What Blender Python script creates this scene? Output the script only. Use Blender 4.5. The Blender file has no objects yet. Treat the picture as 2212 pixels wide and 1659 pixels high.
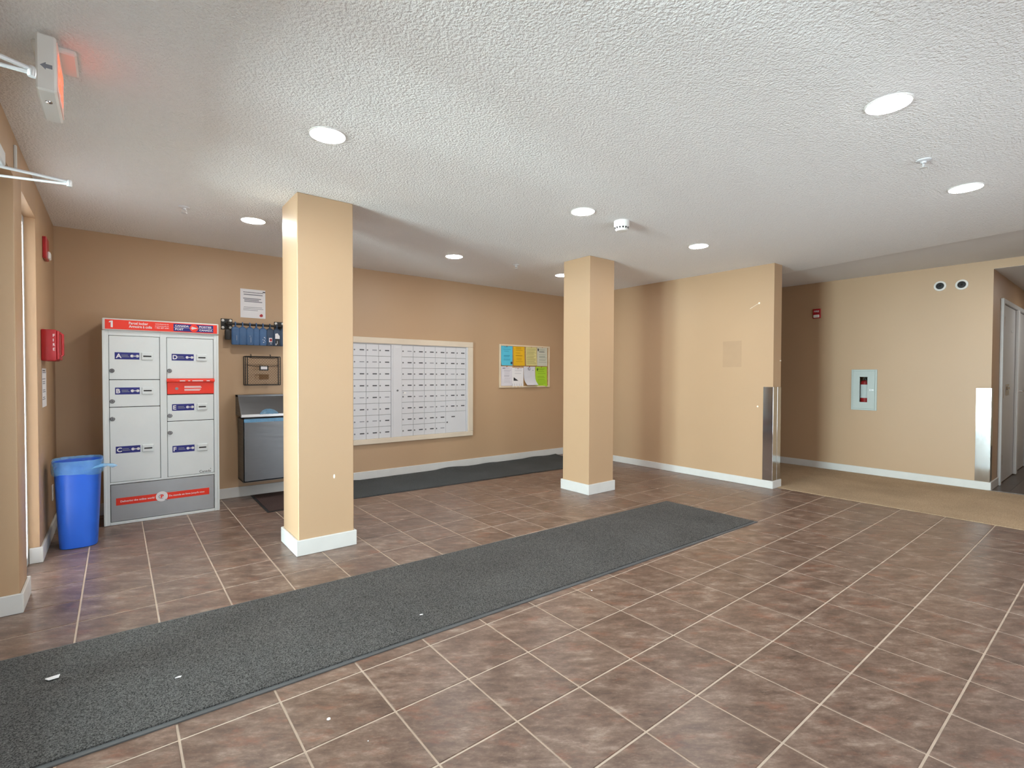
import bpy, bmesh, math, random
from mathutils import Vector, Matrix
random.seed(7)
S = bpy.context.scene
COL = S.collection
PI = math.pi

# ------------------------------------------------------------------ camera
FPX, YAW, PITCH, ROLL, CH = 1077.77, -.8975, -.0187, .0032, 1.21447
cy, sy, cp, sp, cr, sr = math.cos(YAW), math.sin(YAW), math.cos(PITCH), math.sin(PITCH), math.cos(ROLL), math.sin(ROLL)
def to_world(v): return Vector((v[1], -v[0], v[2]))
_f = Vector((cp * sy, cp * cy, sp)); _r = Vector((cy, -sy, 0)); _u = _r.cross(_f)
_r2 = cr * _r + sr * _u; _u2 = -sr * _r + cr * _u
RT, UP, FW = to_world(_r2), to_world(_u2), to_world(_f)
cam_data = bpy.data.cameras.new('camera')
cam = bpy.data.objects.new('camera', cam_data); COL.objects.link(cam)
cam.matrix_world = Matrix(((RT.x, UP.x, -FW.x, 0), (RT.y, UP.y, -FW.y, 0), (RT.z, UP.z, -FW.z, CH), (0, 0, 0, 1)))
cam_data.sensor_fit = 'HORIZONTAL'; cam_data.sensor_width = 36
cam_data.lens = FPX / 2212 * 36
cam_data.shift_x = -6.67 / 2212; cam_data.shift_y = .83 / 2212
cam_data.clip_start = .02
S.camera = cam

# ------------------------------------------------------------------ light
SKY = 105.0
WX = 1.0          # left end of the unseen fill window added behind the camera
LAMP = 152.0
W = bpy.data.worlds.new('overcast_day'); S.world = W; W.use_nodes = True
W.node_tree.nodes['Background'].inputs[0].default_value = (.87, .94, 1, 1)
W.node_tree.nodes['Background'].inputs[1].default_value = SKY
def portal(name, loc, rot, sx_, sy_):
    d = bpy.data.lights.new(name, 'AREA'); d.shape = 'RECTANGLE'; d.size = sx_; d.size_y = sy_
    d.cycles.is_portal = True
    o = bpy.data.objects.new(name, d); COL.objects.link(o); o.location = loc; o.rotation_euler = rot
portal('entrance_portal', (-4.66, 1.8, 1.1), (0, -PI / 2, 0), 2.2, 2.0)
portal('sidelight_portal', (-.56, 4.11, 1.1), (0, -PI / 2, 0), 2.2, .58)
portal('fill_window_portal', (WX + 2, -2.36, .775), (PI / 2, 0, 0), 4.0, 1.45)
S.view_settings.view_transform = 'Standard'; S.view_settings.look = 'None'
S.view_settings.gamma = 1; S.view_settings.use_curve_mapping = False
S.view_settings.exposure = 0.0
S.cycles.max_bounces = 10; S.cycles.diffuse_bounces = 6; S.cycles.transparent_max_bounces = 16
S.cycles.sample_clamp_indirect = 6

# ------------------------------------------------------------------ materials
def lin(h):
    h = h.lstrip('#'); o = []
    for i in (0, 2, 4):
        c = int(h[i:i + 2], 16) / 255
        o.append(c / 12.92 if c <= .04045 else ((c + .055) / 1.055) ** 2.4)
    return (*o, 1)
def M(name, col, rough=.5, metal=0, spec=.5, **kw):
    m = bpy.data.materials.new(name); m.use_nodes = True
    nt = m.node_tree; b = nt.nodes['Principled BSDF']
    c = lin(col) if isinstance(col, str) else (*col, 1)
    b.inputs['Base Color'].default_value = c; b.inputs['Roughness'].default_value = rough
    b.inputs['Metallic'].default_value = metal; b.inputs['Specular IOR Level'].default_value = spec
    vs = kw.get('var', .06); sc = kw.get('vscale', 6)
    N = nt.nodes.new; L = nt.links.new
    tc = N('ShaderNodeTexCoord')
    def noise(scale, detail=3, rough_=.5, vec=None):
        n = N('ShaderNodeTexNoise'); n.inputs['Scale'].default_value = scale; n.inputs['Detail'].default_value = detail
        n.inputs['Roughness'].default_value = rough_; L(vec or tc.outputs['Object'], n.inputs['Vector']); return n
    if vs:
        n = noise(sc, 4); r = N('ShaderNodeMapRange'); r.inputs[3].default_value = 1 - vs; r.inputs[4].default_value = 1 + vs
        r.inputs[1].default_value = .3; r.inputs[2].default_value = .7
        L(n.outputs[0], r.inputs[0])
        x = N('ShaderNodeMix'); x.data_type = 'RGBA'; x.blend_type = 'MULTIPLY'; x.inputs[0].default_value = 1
        x.inputs[6].default_value = c; L(r.outputs[0], x.inputs[7]); L(x.outputs[2], b.inputs['Base Color'])
    if kw.get('bump'):
        bs, st, dist = kw['bump']; n = noise(bs, 3, .55); bp = N('ShaderNodeBump')
        bp.inputs['Strength'].default_value = st; bp.inputs['Distance'].default_value = dist
        L(n.outputs[0], bp.inputs['Height']); L(bp.outputs[0], b.inputs['Normal'])
    if kw.get('brushed'):
        mp = N('ShaderNodeMapping'); mp.inputs['Scale'].default_value = kw['brushed']; L(tc.outputs['Object'], mp.inputs[0])
        n = noise(1, 2, .5, mp.outputs[0]); r = N('ShaderNodeMapRange'); r.inputs[3].default_value = rough * .6; r.inputs[4].default_value = rough * 1.5
        L(n.outputs[0], r.inputs[0]); L(r.outputs[0], b.inputs['Roughness'])
    if kw.get('emit'):
        b.inputs['Emission Color'].default_value = (*kw['emit'][0], 1); b.inputs['Emission Strength'].default_value = kw['emit'][1]
    if kw.get('alpha'):   # thin film: part transparent, part diffuse
        b.inputs['Alpha'].default_value = kw['alpha']
    return m
TAN = M('tan_wall_paint', (.485, .328, .198), .45, bump=(260, .12, .002), var=.015, vscale=1.5)
TAN_PATCH = M('tan_paint_patch', (.44, .295, .178), .5, var=.03)
TRIM = M('white_trim_paint', '#d4d5d3', .4, var=.03, vscale=9)
CHIP = M('bare_plaster', '#f4eee0', .8, var=.05)
CREAM = M('cream_trim_paint', '#ddd0bc', .45, var=.03)
WHITE = M('white_plastic', '#ebebe8', .4, var=.02)
WHITE2 = M('white_enamel', '#d6d8dc', .35, var=.015)
ALU = M('satin_aluminium', '#dfe2e4', .35, .35, brushed=(3, 3, 200))
CHROME = M('chrome', '#dcdfe2', .12, 1, var=.02)
STEEL = M('brushed_steel', '#747678', .40, 1, brushed=(4, 4, 160), var=.05)
GUARD = M('polished_steel', '#c9cbcc', .09, 1, brushed=(200, 200, 3), var=.04)
BLACK = M('black_metal', '#1c1a19', .5, var=.1)
DARK = M('dark_slot', '#1a1a1c', .6, var=.05)
GREY = M('dark_grey_label', '#45484c', .5, var=.1)
LOCKER = M('locker_grey_paint', '#dfe8ea', .42, var=.02, bump=(300, .1, .001))
PANEL = M('locker_brushed_panel', '#a6abaf', .32, .35, var=.05, brushed=(2, 2, 60))
RED = M('post_red', '#e02f16', .4, var=.03)
REDP = M('fire_red', '#a81a22', .38, var=.04)
BLUEP = M('label_blue', '#141a72', .45, var=.03)
BINBLUE = M('bin_blue_plastic', '#225ecb', .38, var=.04)
FILM = M('blue_film', '#86c8f6', .25, var=.1, vscale=18, alpha=.4, bump=(40, .5, .01))
POUCH = M('slate_blue_vinyl', '#3f628c', .5, var=.12, vscale=20)
POUCHD = M('dark_blue_vinyl', '#2c4059', .5, var=.12, vscale=20)
PAPER = M('white_paper', '#e9e9ec', .8, var=.02)
INK = M('grey_print', '#8b8d96', .8, var=.1)
INKD = M('black_print', '#30333c', .8, var=.1)
DOORG = M('grey_door_paint', '#d3d6d8', .35, var=.02)
DOORW = M('white_door_paint', '#e9ecee', .35, var=.02)
CABG = M('pale_green_grey_enamel', '#b5c0bd', .4, var=.02)
BRASS = M('gunmetal_lock', '#77787a', .35, .7, var=.1)
CORK = M('cork', '#b08a5c', .9, var=.2, vscale=60)
GLOW = M('lamp_lens', '#ffffff', .5, var=0, emit=((1, .985, .96), LAMP))
EXITR = M('exit_letter_glow', '#ff3a20', .5, var=0, emit=((1, .13, .06), 2.2))
EXITP = M('exit_face_lens', '#f0d4cc', .4, var=.02, emit=((1, .25, .15), .06))
CORRLAM = None

def nodes_mat(name):
    m = bpy.data.materials.new(name); m.use_nodes = True
    return m, m.node_tree, m.node_tree.nodes['Principled BSDF']
def ceiling_mat(name, scale, strength, dist, col):
    m, nt, b = nodes_mat(name); N = nt.nodes.new; L = nt.links.new
    b.inputs['Base Color'].default_value = (*col, 1); b.inputs['Roughness'].default_value = .9; b.inputs['Specular IOR Level'].default_value = .15
    tc = N('ShaderNodeTexCoord')
    n1 = N('ShaderNodeTexNoise'); n1.inputs['Scale'].default_value = scale; n1.inputs['Detail'].default_value = 2.0; n1.inputs['Roughness'].default_value = .5
    n2 = N('ShaderNodeTexVoronoi'); n2.inputs['Scale'].default_value = scale * .8
    for n in (n1, n2): L(tc.outputs['Object'], n.inputs['Vector'])
    r = N('ShaderNodeMapRange'); r.inputs[1].default_value = .33; r.inputs[2].default_value = .68; L(n1.outputs[0], r.inputs[0])
    a = N('ShaderNodeMath'); a.operation = 'MULTIPLY_ADD'; a.inputs[1].default_value = -.12; L(n2.outputs['Distance'], a.inputs[0]); L(r.outputs[0], a.inputs[2])
    bp = N('ShaderNodeBump'); bp.inputs['Strength'].default_value = strength; bp.inputs['Distance'].default_value = dist
    L(a.outputs[0], bp.inputs['Height']); L(bp.outputs[0], b.inputs['Normal'])
    return m
CEIL = ceiling_mat('knockdown_ceiling', 92, .6, .007, (.90, .90, .90))
CEIL2 = ceiling_mat('fine_knockdown_ceiling', 110, .35, .003, (.80, .805, .82))

def tile_mat():
    m, nt, b = nodes_mat('slate_look_tile'); N = nt.nodes.new; L = nt.links.new
    tc = N('ShaderNodeTexCoord'); oi = N('ShaderNodeObjectInfo'); ge = N('ShaderNodeNewGeometry')
    ro = N('ShaderNodeVectorMath'); ro.operation = 'SCALE'; cx = N('ShaderNodeCombineXYZ')
    for i in range(3): L(oi.outputs['Random'], cx.inputs[i])
    L(cx.outputs[0], ro.inputs[0]); ro.inputs['Scale'].default_value = 37
    ad = N('ShaderNodeVectorMath'); ad.operation = 'ADD'; L(ge.outputs['Position'], ad.inputs[0]); L(ro.outputs[0], ad.inputs[1])
    m0 = N('ShaderNodeMapping'); m0.inputs['Rotation'].default_value = (0, 0, .62); L(ad.outputs[0], m0.inputs[0])
    mp = N('ShaderNodeMapping'); mp.inputs['Scale'].default_value = (1.0, 2.3, 1); L(m0.outputs[0], mp.inputs[0])
    def noise(s, d, r=.6, dist=0):
        n = N('ShaderNodeTexNoise'); n.inputs['Scale'].default_value = s; n.inputs['Detail'].default_value = d
        n.inputs['Roughness'].default_value = r; n.inputs['Distortion'].default_value = dist; L(mp.outputs[0], n.inputs['Vector']); return n
    n1 = noise(7.5, 10, .74, .12); n2 = noise(5.5, 8, .72, .15); n3 = noise(38, 8, .78, .2)
    cr1 = N('ShaderNodeValToRGB'); e = cr1.color_ramp.elements
    e[0].position = .34; e[0].color = lin('#55443b'); e[1].position = .68; e[1].color = lin('#9f8d81')
    x = e.new(.47); x.color = lin('#6c574c'); x = e.new(.56); x.color = lin('#7d695d')
    L(n1.outputs[0], cr1.inputs[0])
    rr = N('ShaderNodeMapRange'); rr.inputs[1].default_value = .54; rr.inputs[2].default_value = .74; rr.inputs[4].default_value = .72; L(n2.outputs[0], rr.inputs[0])
    mx = N('ShaderNodeMix'); mx.data_type = 'RGBA'; L(rr.outputs[0], mx.inputs[0]); L(cr1.outputs[0], mx.inputs[6]); mx.inputs[7].default_value = lin('#8d5a45')
    r3 = N('ShaderNodeMapRange'); r3.inputs[1].default_value = .54; r3.inputs[2].default_value = .74; r3.inputs[4].default_value = .6; L(n3.outputs[0], r3.inputs[0])
    m2 = N('ShaderNodeMix'); m2.data_type = 'RGBA'; L(r3.outputs[0], m2.inputs[0]); L(mx.outputs[2], m2.inputs[6]); m2.inputs[7].default_value = lin('#a59284')
    rv = N('ShaderNodeMapRange'); rv.inputs[3].default_value = .93; rv.inputs[4].default_value = 1.05; L(oi.outputs['Random'], rv.inputs[0])
    m3 = N('ShaderNodeMix'); m3.data_type = 'RGBA'; m3.blend_type = 'MULTIPLY'; m3.inputs[0].default_value = 1; L(m2.outputs[2], m3.inputs[6]); L(rv.outputs[0], m3.inputs[7])
    L(m3.outputs[2], b.inputs['Base Color'])
    r4 = N('ShaderNodeMapRange'); r4.inputs[3].default_value = .24; r4.inputs[4].default_value = .42; L(n1.outputs[0], r4.inputs[0]); L(r4.outputs[0], b.inputs['Roughness'])
    bp = N('ShaderNodeBump'); bp.inputs['Strength'].default_value = .18; bp.inputs['Distance'].default_value = .002; L(n1.outputs[0], bp.inputs['Height']); L(bp.outputs[0], b.inputs['Normal'])
    b.inputs['Specular IOR Level'].default_value = .45
    return m
TILE = tile_mat()
GROUT = M('sand_grout', '#c4b4a4', .85, var=.12, vscale=12)
def pile_mat(name, dark, light, scale, bumpd, big=None):
    m, nt, b = nodes_mat(name); N = nt.nodes.new; L = nt.links.new
    tc = N('ShaderNodeTexCoord')
    n = N('ShaderNodeTexNoise'); n.inputs['Scale'].default_value = scale; n.inputs['Detail'].default_value = 3; n.inputs['Roughness'].default_value = .75
    L(tc.outputs['Object'], n.inputs['Vector'])
    cr_ = N('ShaderNodeValToRGB'); e = cr_.color_ramp.elements
    e[0].position = .36; e[0].color = lin(dark); e[1].position = .68; e[1].color = lin(light); L(n.outputs[0], cr_.inputs[0])
    n2 = N('ShaderNodeTexNoise'); n2.inputs['Scale'].default_value = 2.2; n2.inputs['Detail'].default_value = 4; L(tc.outputs['Object'], n2.inputs['Vector'])
    r = N('ShaderNodeMapRange'); r.inputs[1].default_value = .3; r.inputs[2].default_value = .7; r.inputs[3].default_value = .88; r.inputs[4].default_value = 1.1; L(n2.outputs[0], r.inputs[0])
    x = N('ShaderNodeMix'); x.data_type = 'RGBA'; x.blend_type = 'MULTIPLY'; x.inputs[0].default_value = 1; L(cr_.outputs[0], x.inputs[6]); L(r.outputs[0], x.inputs[7])
    out = x.outputs[2]
    if big:
        n3 = N('ShaderNodeTexNoise'); n3.inputs['Scale'].default_value = 3.1; n3.inputs['Detail'].default_value = 5; n3.inputs['Roughness'].default_value = .65; L(tc.outputs['Object'], n3.inputs['Vector'])
        r3 = N('ShaderNodeMapRange'); r3.inputs[1].default_value = .64; r3.inputs[2].default_value = .74; r3.inputs[4].default_value = .5; L(n3.outputs[0], r3.inputs[0])
        y = N('ShaderNodeMix'); y.data_type = 'RGBA'; L(r3.outputs[0], y.inputs[0]); L(out, y.inputs[6]); y.inputs[7].default_value = lin(big); out = y.outputs[2]
    L(out, b.inputs['Base Color']); b.inputs['Roughness'].default_value = .95; b.inputs['Specular IOR Level'].default_value = .1
    bp = N('ShaderNodeBump'); bp.inputs['Strength'].default_value = .9; bp.inputs['Distance'].default_value = bumpd; L(n.outputs[0], bp.inputs['Height']); L(bp.outputs[0], b.inputs['Normal'])
    return m
PILE = pile_mat('charcoal_pile', '#1f2020', '#807f7e', 220, .006)
PILE2 = pile_mat('dark_ribbed_pile', '#36393a', '#606466', 150, .003)
PILE3 = pile_mat('brown_doormat_pile', '#3b2f2e', '#5d4d49', 150, .003)
RUBBER = M('grey_rubber_edge', '#56585a', .6, var=.08)
RUBBERD = M('black_rubber_edge', '#2a2b2c', .6, var=.08)
CARPET = pile_mat('beige_hall_carpet', '#96806a', '#cdb697', 190, .003, '#987c5a')
LAMIN = M('dark_laminate', '#4e443e', .3, var=.2, vscale=5)
def glass_mat(name, tint):
    m = bpy.data.materials.new(name); m.use_nodes = True; nt = m.node_tree
    for n in list(nt.nodes):
        if n.type != 'OUTPUT_MATERIAL': nt.nodes.remove(n)
    out = nt.nodes[0]; t = nt.nodes.new('ShaderNodeBsdfTransparent'); t.inputs[0].default_value = (*tint, 1)
    g = nt.nodes.new('ShaderNodeBsdfGlossy'); g.inputs['Roughness'].default_value = .02
    f = nt.nodes.new('ShaderNodeFresnel'); f.inputs[0].default_value = 1.45; x = nt.nodes.new('ShaderNodeMixShader')
    nt.links.new(f.outputs[0], x.inputs[0]); nt.links.new(t.outputs[0], x.inputs[1]); nt.links.new(g.outputs[0], x.inputs[2]); nt.links.new(x.outputs[0], out.inputs[0])
    return m
GLASS = glass_mat('clear_glass', (.93, .96, .95))
def frosted_mat():
    m = bpy.data.materials.new('frosted_glass'); m.use_nodes = True; nt = m.node_tree
    for n in list(nt.nodes):
        if n.type != 'OUTPUT_MATERIAL': nt.nodes.remove(n)
    t = nt.nodes.new('ShaderNodeBsdfTranslucent'); t.inputs[0].default_value = (.06, .06, .06, 1)
    d = nt.nodes.new('ShaderNodeBsdfDiffuse'); d.inputs[0].default_value = (.5, .52, .52, 1)
    x = nt.nodes.new('ShaderNodeAddShader'); nt.links.new(t.outputs[0], x.inputs[0]); nt.links.new(d.outputs[0], x.inputs[1])
    nt.links.new(x.outputs[0], nt.nodes[0].inputs[0]); return m
GLASS_DARK = frosted_mat()
GLASS_TINT = glass_mat('fill_window_glass', (.265, .265, .265))  # tint sets how much fill the added front window lets in

# ------------------------------------------------------------------ mesh builder
_txt = {}
def text_geo(s, bold):
    k = (s, bold)
    if k not in _txt:
        c = bpy.data.curves.new('t', 'FONT'); c.body = s; c.size = 1; c.offset = bold; c.resolution_u = 3
        o = bpy.data.objects.new('t', c); COL.objects.link(o)
        me = bpy.data.meshes.new_from_object(o.evaluated_get(bpy.context.evaluated_depsgraph_get()))
        vs = [v.co.copy() for v in me.vertices]; fs = [tuple(p.vertices) for p in me.polygons]
        bpy.data.objects.remove(o); bpy.data.curves.remove(c); bpy.data.meshes.remove(me)
        _txt[k] = (vs, fs)
    return _txt[k]
class MB:
    def __init__(s): s.v = []; s.f = []; s.m = []
    def add(s, vs, fs, mi=0):
        o = len(s.v); s.v += [Vector(v) for v in vs]
        for f in fs: s.f.append(tuple(i + o for i in f)); s.m.append(mi)
        return s
    def box(s, x0, x1, y0, y1, z0, z1, mi=0, bev=0, seg=1):
        x0, x1 = min(x0, x1), max(x0, x1); y0, y1 = min(y0, y1), max(y0, y1); z0, z1 = min(z0, z1), max(z0, z1)
        if not bev:
            v = [(x, y, z) for x in (x0, x1) for y in (y0, y1) for z in (z0, z1)]
            return s.add(v, [(0, 1, 3, 2), (4, 6, 7, 5), (0, 4, 5, 1), (2, 3, 7, 6), (0, 2, 6, 4), (1, 5, 7, 3)], mi)
        bm = bmesh.new(); bmesh.ops.create_cube(bm, size=1)
        for v in bm.verts: v.co = Vector(((x0 + x1) / 2 + v.co.x * (x1 - x0), (y0 + y1) / 2 + v.co.y * (y1 - y0), (z0 + z1) / 2 + v.co.z * (z1 - z0)))
        bmesh.ops.bevel(bm, geom=list(bm.edges), offset=bev, segments=seg, affect='EDGES', profile=.5)
        bm.verts.index_update(); s.add([v.co.copy() for v in bm.verts], [tuple(v.index for v in f.verts) for f in bm.faces], mi); bm.free(); return s
    def prism(s, poly, d, mi=0):   # poly: list of 3D points, extruded along d
        n = len(poly); d = Vector(d); p = [Vector(q) for q in poly]
        return s.add(p + [q + d for q in p], [tuple(range(n))[::-1], tuple(range(n, 2 * n))] + [(i, (i + 1) % n, n + (i + 1) % n, n + i) for i in range(n)], mi)
    def tube(s, pts, r, n=8, mi=0, closed=False, caps=True):
        pts = [Vector(p) for p in pts]; K = len(pts); o = len(s.v); rings = []
        up = None
        for i, p in enumerate(pts):
            a = pts[i - 1] if (i > 0 or closed) else p; b = pts[(i + 1) % K] if (i < K - 1 or closed) else p
            t = (b - a).normalized()
            if up is None:
                up = Vector((0, 0, 1)) if abs(t.z) < .9 else Vector((1, 0, 0))
            x = (up - t * up.dot(t)).normalized(); y = t.cross(x); up = x
            rr = r[i] if isinstance(r, (list, tuple)) else r
            rings.append([p + x * rr * math.cos(2 * PI * k / n) + y * rr * math.sin(2 * PI * k / n) for k in range(n)])
        vs = [v for g in rings for v in g]; fs = []
        for i in range(K if closed else K - 1):
            j = (i + 1) % K
            for k in range(n): fs.append((i * n + k, i * n + (k + 1) % n, j * n + (k + 1) % n, j * n + k))
        if caps and not closed: fs += [tuple(range(n))[::-1], tuple(range((K - 1) * n, K * n))]
        return s.add(vs, fs, mi)
    def lathe(s, prof, c, n=24, mi=0, axis='z', kx=1, ky=1, power=2, cap=True):   # prof: [(r, h)], super-ellipse section
        vs = []; fs = []; c = Vector(c)
        for r, h in prof:
            for k in range(n):
                a = 2 * PI * k / n; ca, sa = math.cos(a), math.sin(a)
                e = 2 / power; u = math.copysign(abs(ca) ** e, ca) * r * kx; w = math.copysign(abs(sa) ** e, sa) * r * ky
                vs.append(c + {'z': Vector((u, w, h)), 'x': Vector((h, u, w)), 'y': Vector((u, h, w))}[axis])
        for i in range(len(prof) - 1):
            for k in range(n): fs.append((i * n + k, i * n + (k + 1) % n, (i + 1) * n + (k + 1) % n, (i + 1) * n + k))
        if cap and prof[0][0] > 1e-6: fs.append(tuple(range(n))[::-1])
        if cap and prof[-1][0] > 1e-6: fs.append(tuple(range((len(prof) - 1) * n, len(prof) * n)))
        return s.add(vs, fs, mi)
    def text(s, t, o, xd, yd, w=None, h=None, mi=0, bold=.0, x0=0):
        # lettering fitted into a box w x h starting at o (lower left)
        vs, fs = text_geo(t, bold)
        a = min(v.x for v in vs); b = max(v.x for v in vs); c = min(v.y for v in vs); d = max(v.y for v in vs)
        kx = w / (b - a) if w else h / (d - c); ky = h / (d - c) if h else kx
        o = Vector(o); xd = Vector(xd); yd = Vector(yd)
        return s.add([o + xd * (v.x - a) * kx + yd * (v.y - c) * ky for v in vs], fs, mi)
    def mesh(s, name, mats, origin=(0, 0, 0), smooth=None):
        me = bpy.data.meshes.new(name); og = Vector(origin)
        me.from_pydata([v - og for v in s.v], [], s.f)
        for m in (mats if isinstance(mats, (list, tuple)) else [mats]): me.materials.append(m)
        me.polygons.foreach_set('material_index', s.m)
        bm = bmesh.new(); bm.from_mesh(me); bmesh.ops.recalc_face_normals(bm, faces=bm.faces); bm.to_mesh(me); bm.free()
        if smooth:
            me.polygons.foreach_set('use_smooth', [True] * len(me.polygons)); me.set_sharp_from_angle(angle=math.radians(smooth))
        me.update(); return me
    def build(s, name, mats, parent=None, smooth=35):
        og = ORG.get(parent.name, Vector((0, 0, 0))) if parent else Vector((0, 0, 0))
        me = s.mesh(name, mats, og, smooth)
        o = bpy.data.objects.new(name, me); COL.objects.link(o)
        if parent: o.parent = parent; ORG[o.name] = og
        return o
ORG = {}
def thing(name, label, cat, loc=(0, 0, 0), group=None):
    o = bpy.data.objects.new(name, None); COL.objects.link(o); o.location = loc; o.empty_display_size = .05
    o['label'] = label; o['category'] = cat
    if group: o['group'] = group
    ORG[o.name] = Vector(loc); return o
def tag(o, label, cat, group=None):
    o['label'] = label; o['category'] = cat
    if group: o['group'] = group
    return o
def struct(o): o['kind'] = 'structure'; return o
def inst(name, me, loc, parent):
    o = bpy.data.objects.new(name, me); COL.objects.link(o); o.parent = parent; o.location = loc; ORG[o.name] = Vector((0, 0, 0)); return o

# ------------------------------------------------------------------ room shell
ZC = 2.42        # main ceiling
YB = 5.55        # wall with the mailboxes
XL = -.396       # left wall
XP0, XP1, YP = 5.495, 5.675, 2.455   # partition wall
XF, YF = 7.24, .985                  # far wall and its corner
XC = 5.595       # tile / carpet edge
YS = -2.2        # wall behind the camera
ZCOR = 2.352     # corridor ceiling

b = MB(); b.box(XL - .6, 7.6, YB, YB + .15, -.1, 2.6); struct(b.build('wall_back', TAN, smooth=None))
b = MB()
X0 = XL - .15
b.box(X0, XL, YS, .72, -.1, 2.6); b.box(X0, XL, .72, 3.53, 2.2, 2.6)
b.box(X0, XL, 3.53, 3.79, -.1, 2.6, bev=.006, seg=2); b.box(X0, XL, 3.785, 4.405, 2.2, 2.6); b.box(X0, XL, 4.40, YB, -.1, 2.6, bev=.012, seg=2)
wl = struct(b.build('wall_left', TAN))
b = MB(); b.box(XP0, XP1, YP, YB, -.1, ZC + .1); wp = struct(b.build('wall_partition', TAN, smooth=None))
# far wall with a niche for the extinguisher cabinet
NY0, NY1, NZ0, NZ1 = 2.03, 2.25, .82, 1.27
b = MB()
b.box(XF, XF + .2, YF, NY0, -.1, 2.6); b.box(XF, XF + .2, NY1, YB, -.1, 2.6)
b.box(XF, XF + .2, NY0, NY1, -.1, NZ0); b.box(XF, XF + .2, NY0, NY1, NZ1, 2.6); b.box(XF + .15, XF + .2, NY0, NY1, NZ0, NZ1)
b.box(XF, XF + .2, -.8, YF, ZCOR, 2.6)
struct(b.build('wall_far', TAN, smooth=None))
b = MB(); b.box(XF + .2, 12, YF, YF + .2, -.1, 2.6); struct(b.build('wall_corridor', TAN, smooth=None))
b = MB(); b.box(XF, 12, -1.0, -.8, -.1, 2.6); b.box(12, 12.2, -1, YF + .2, -.1, 2.6); b.box(XF, XF + .2, YS, -1.0, -.1, 2.6); struct(b.build('wall_right', TAN, smooth=None))
b = MB(); b.box(X0, WX, YS - .15, YS, -.1, 2.6); b.box(WX + 4, 7.6, YS - .15, YS, -.1, 2.6); b.box(WX, WX + 4, YS - .15, YS, -.1, .05); b.box(WX, WX + 4, YS - .15, YS, 1.5, 2.6); struct(b.build('wall_front', TAN, smooth=None))
b = MB()
for i in range(4): b.box(WX + i * 1.32, WX + .04 + i * 1.32, YS - .09, YS - .04, .05, 1.5)
b.box(WX, WX + 4, YS - .09, YS - .04, .05, .09); b.box(WX, WX + 4, YS - .09, YS - .04, 1.46, 1.5)
w2 = struct(b.build('added_fill_window', ALU, smooth=None))  # unseen window added behind the camera to fill ceiling and walls with light
for i in range(3): MB().box(WX + .04 + i * 1.32, WX + 1.32 + i * 1.32, YS - .068, YS - .060, .09, 1.46).build('pane', GLASS_TINT, w2, None)
# vestibule beyond the entrance doors
VX = -4.5
b = MB(); b.box(VX, X0, .45, .6, -.1, 2.5); b.box(VX, X0, 3.62, 3.77, -.1, 2.5); b.box(VX - .12, VX, .45, .8, -.1, 2.5); b.box(VX - .12, VX, 2.8, 3.77, -.1, 2.5); b.box(VX - .12, VX, .8, 2.8, 2.15, 2.5); struct(b.build('wall_vestibule', TAN, smooth=None))
b = MB(); b.box(VX - .12, X0, .45, 3.77, 2.45, 2.6); struct(b.build('ceiling', CEIL2, smooth=None))
b = MB(); b.box(VX - .12, X0, .45, 3.77, -.06, -.003); struct(b.build('floor', M('grey_concrete', '#b4b0aa', .7, var=.08), smooth=None))
b = MB(); b.box(VX - .07, VX - .02, .8, .86, 0, 2.15); b.box(VX - .07, VX - .02, 2.74, 2.8, 0, 2.15); b.box(VX - .07, VX - .02, 1.77, 1.83, 0, 2.15); b.box(VX - .07, VX - .02, .8, 2.8, 2.09, 2.15); b.box(VX - .07, VX - .02, .8, 2.8, 0, .1)
w3 = struct(b.build('window_3', ALU, smooth=None))
for a0, a1 in ((.86, 1.77), (1.83, 2.74)): MB().box(VX - .05, VX - .042, a0, a1, .1, 2.09).build('pane', GLASS, w3, None)
# ceilings: the textured lobby ceiling hangs a little below the hallway one, and ends on a slightly skewed edge
def edge_x(y): return 5.83 + (y - .636) * .166
b = MB()
b.prism([(X0, YS, ZC), (edge_x(YS), YS, ZC), (edge_x(YB), YB, ZC), (X0, YB, ZC)], (0, 0, .024)); struct(b.build('ceiling', CEIL, smooth=None))
b = MB(); b.box(4.9, XF + .1, YS, YB, ZC + .024, ZC + .1); struct(b.build('ceiling', CEIL2, smooth=None))
b = MB(); b.box(XF + .2, 12, -.8, YF, ZCOR, ZCOR + .1); b.box(XF + .001, XF + .199, -.8, YF, ZCOR - .001, ZCOR); struct(b.build('ceiling', CEIL2, smooth=None))
# roof slab above everything so that no daylight leaks in
b = MB(); b.box(X0, 12.2, YS - .15, YB + .15, 2.6, 2.7); struct(b.build('ceiling', WHITE, smooth=None))

# ------------------------------------------------------------------ floor of single tiles
P_ = .3125; JX, JY = .15009, .09516    # pitch and offset of the joints
b = MB(); b.box(X0, XC, YS, YB, -.06, -.0025); fl = struct(b.build('floor', GROUT, smooth=None))
def tile_geo(x0, x1, y0, y1):
    g = .0035; c = .0018; h = .012
    x0 += g; x1 -= g; y0 += g; y1 -= g
    v = [(x0, y0, -h), (x1, y0, -h), (x1, y1, -h), (x0, y1, -h), (x0, y0, -c), (x1, y0, -c), (x1, y1, -c), (x0, y1, -c),
         (x0 + c, y0 + c, 0), (x1 - c, y0 + c, 0), (x1 - c, y1 - c, 0), (x0 + c, y1 - c, 0)]
    f = [(8, 9, 10, 11)] + [(i, (i + 1) % 4, 4 + (i + 1) % 4, 4 + i) for i in range(4)] + [(4 + i, 4 + (i + 1) % 4, 8 + (i + 1) % 4, 8 + i) for i in range(4)]
    return v, f
def project(p):
    d = Vector(p) - Vector((0, 0, CH)); z = d.dot(FW)
    if z < .15: return None
    return (1112.67 + FPX * d.dot(RT) / z, 830.3 - FPX * d.dot(UP) / z)
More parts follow.
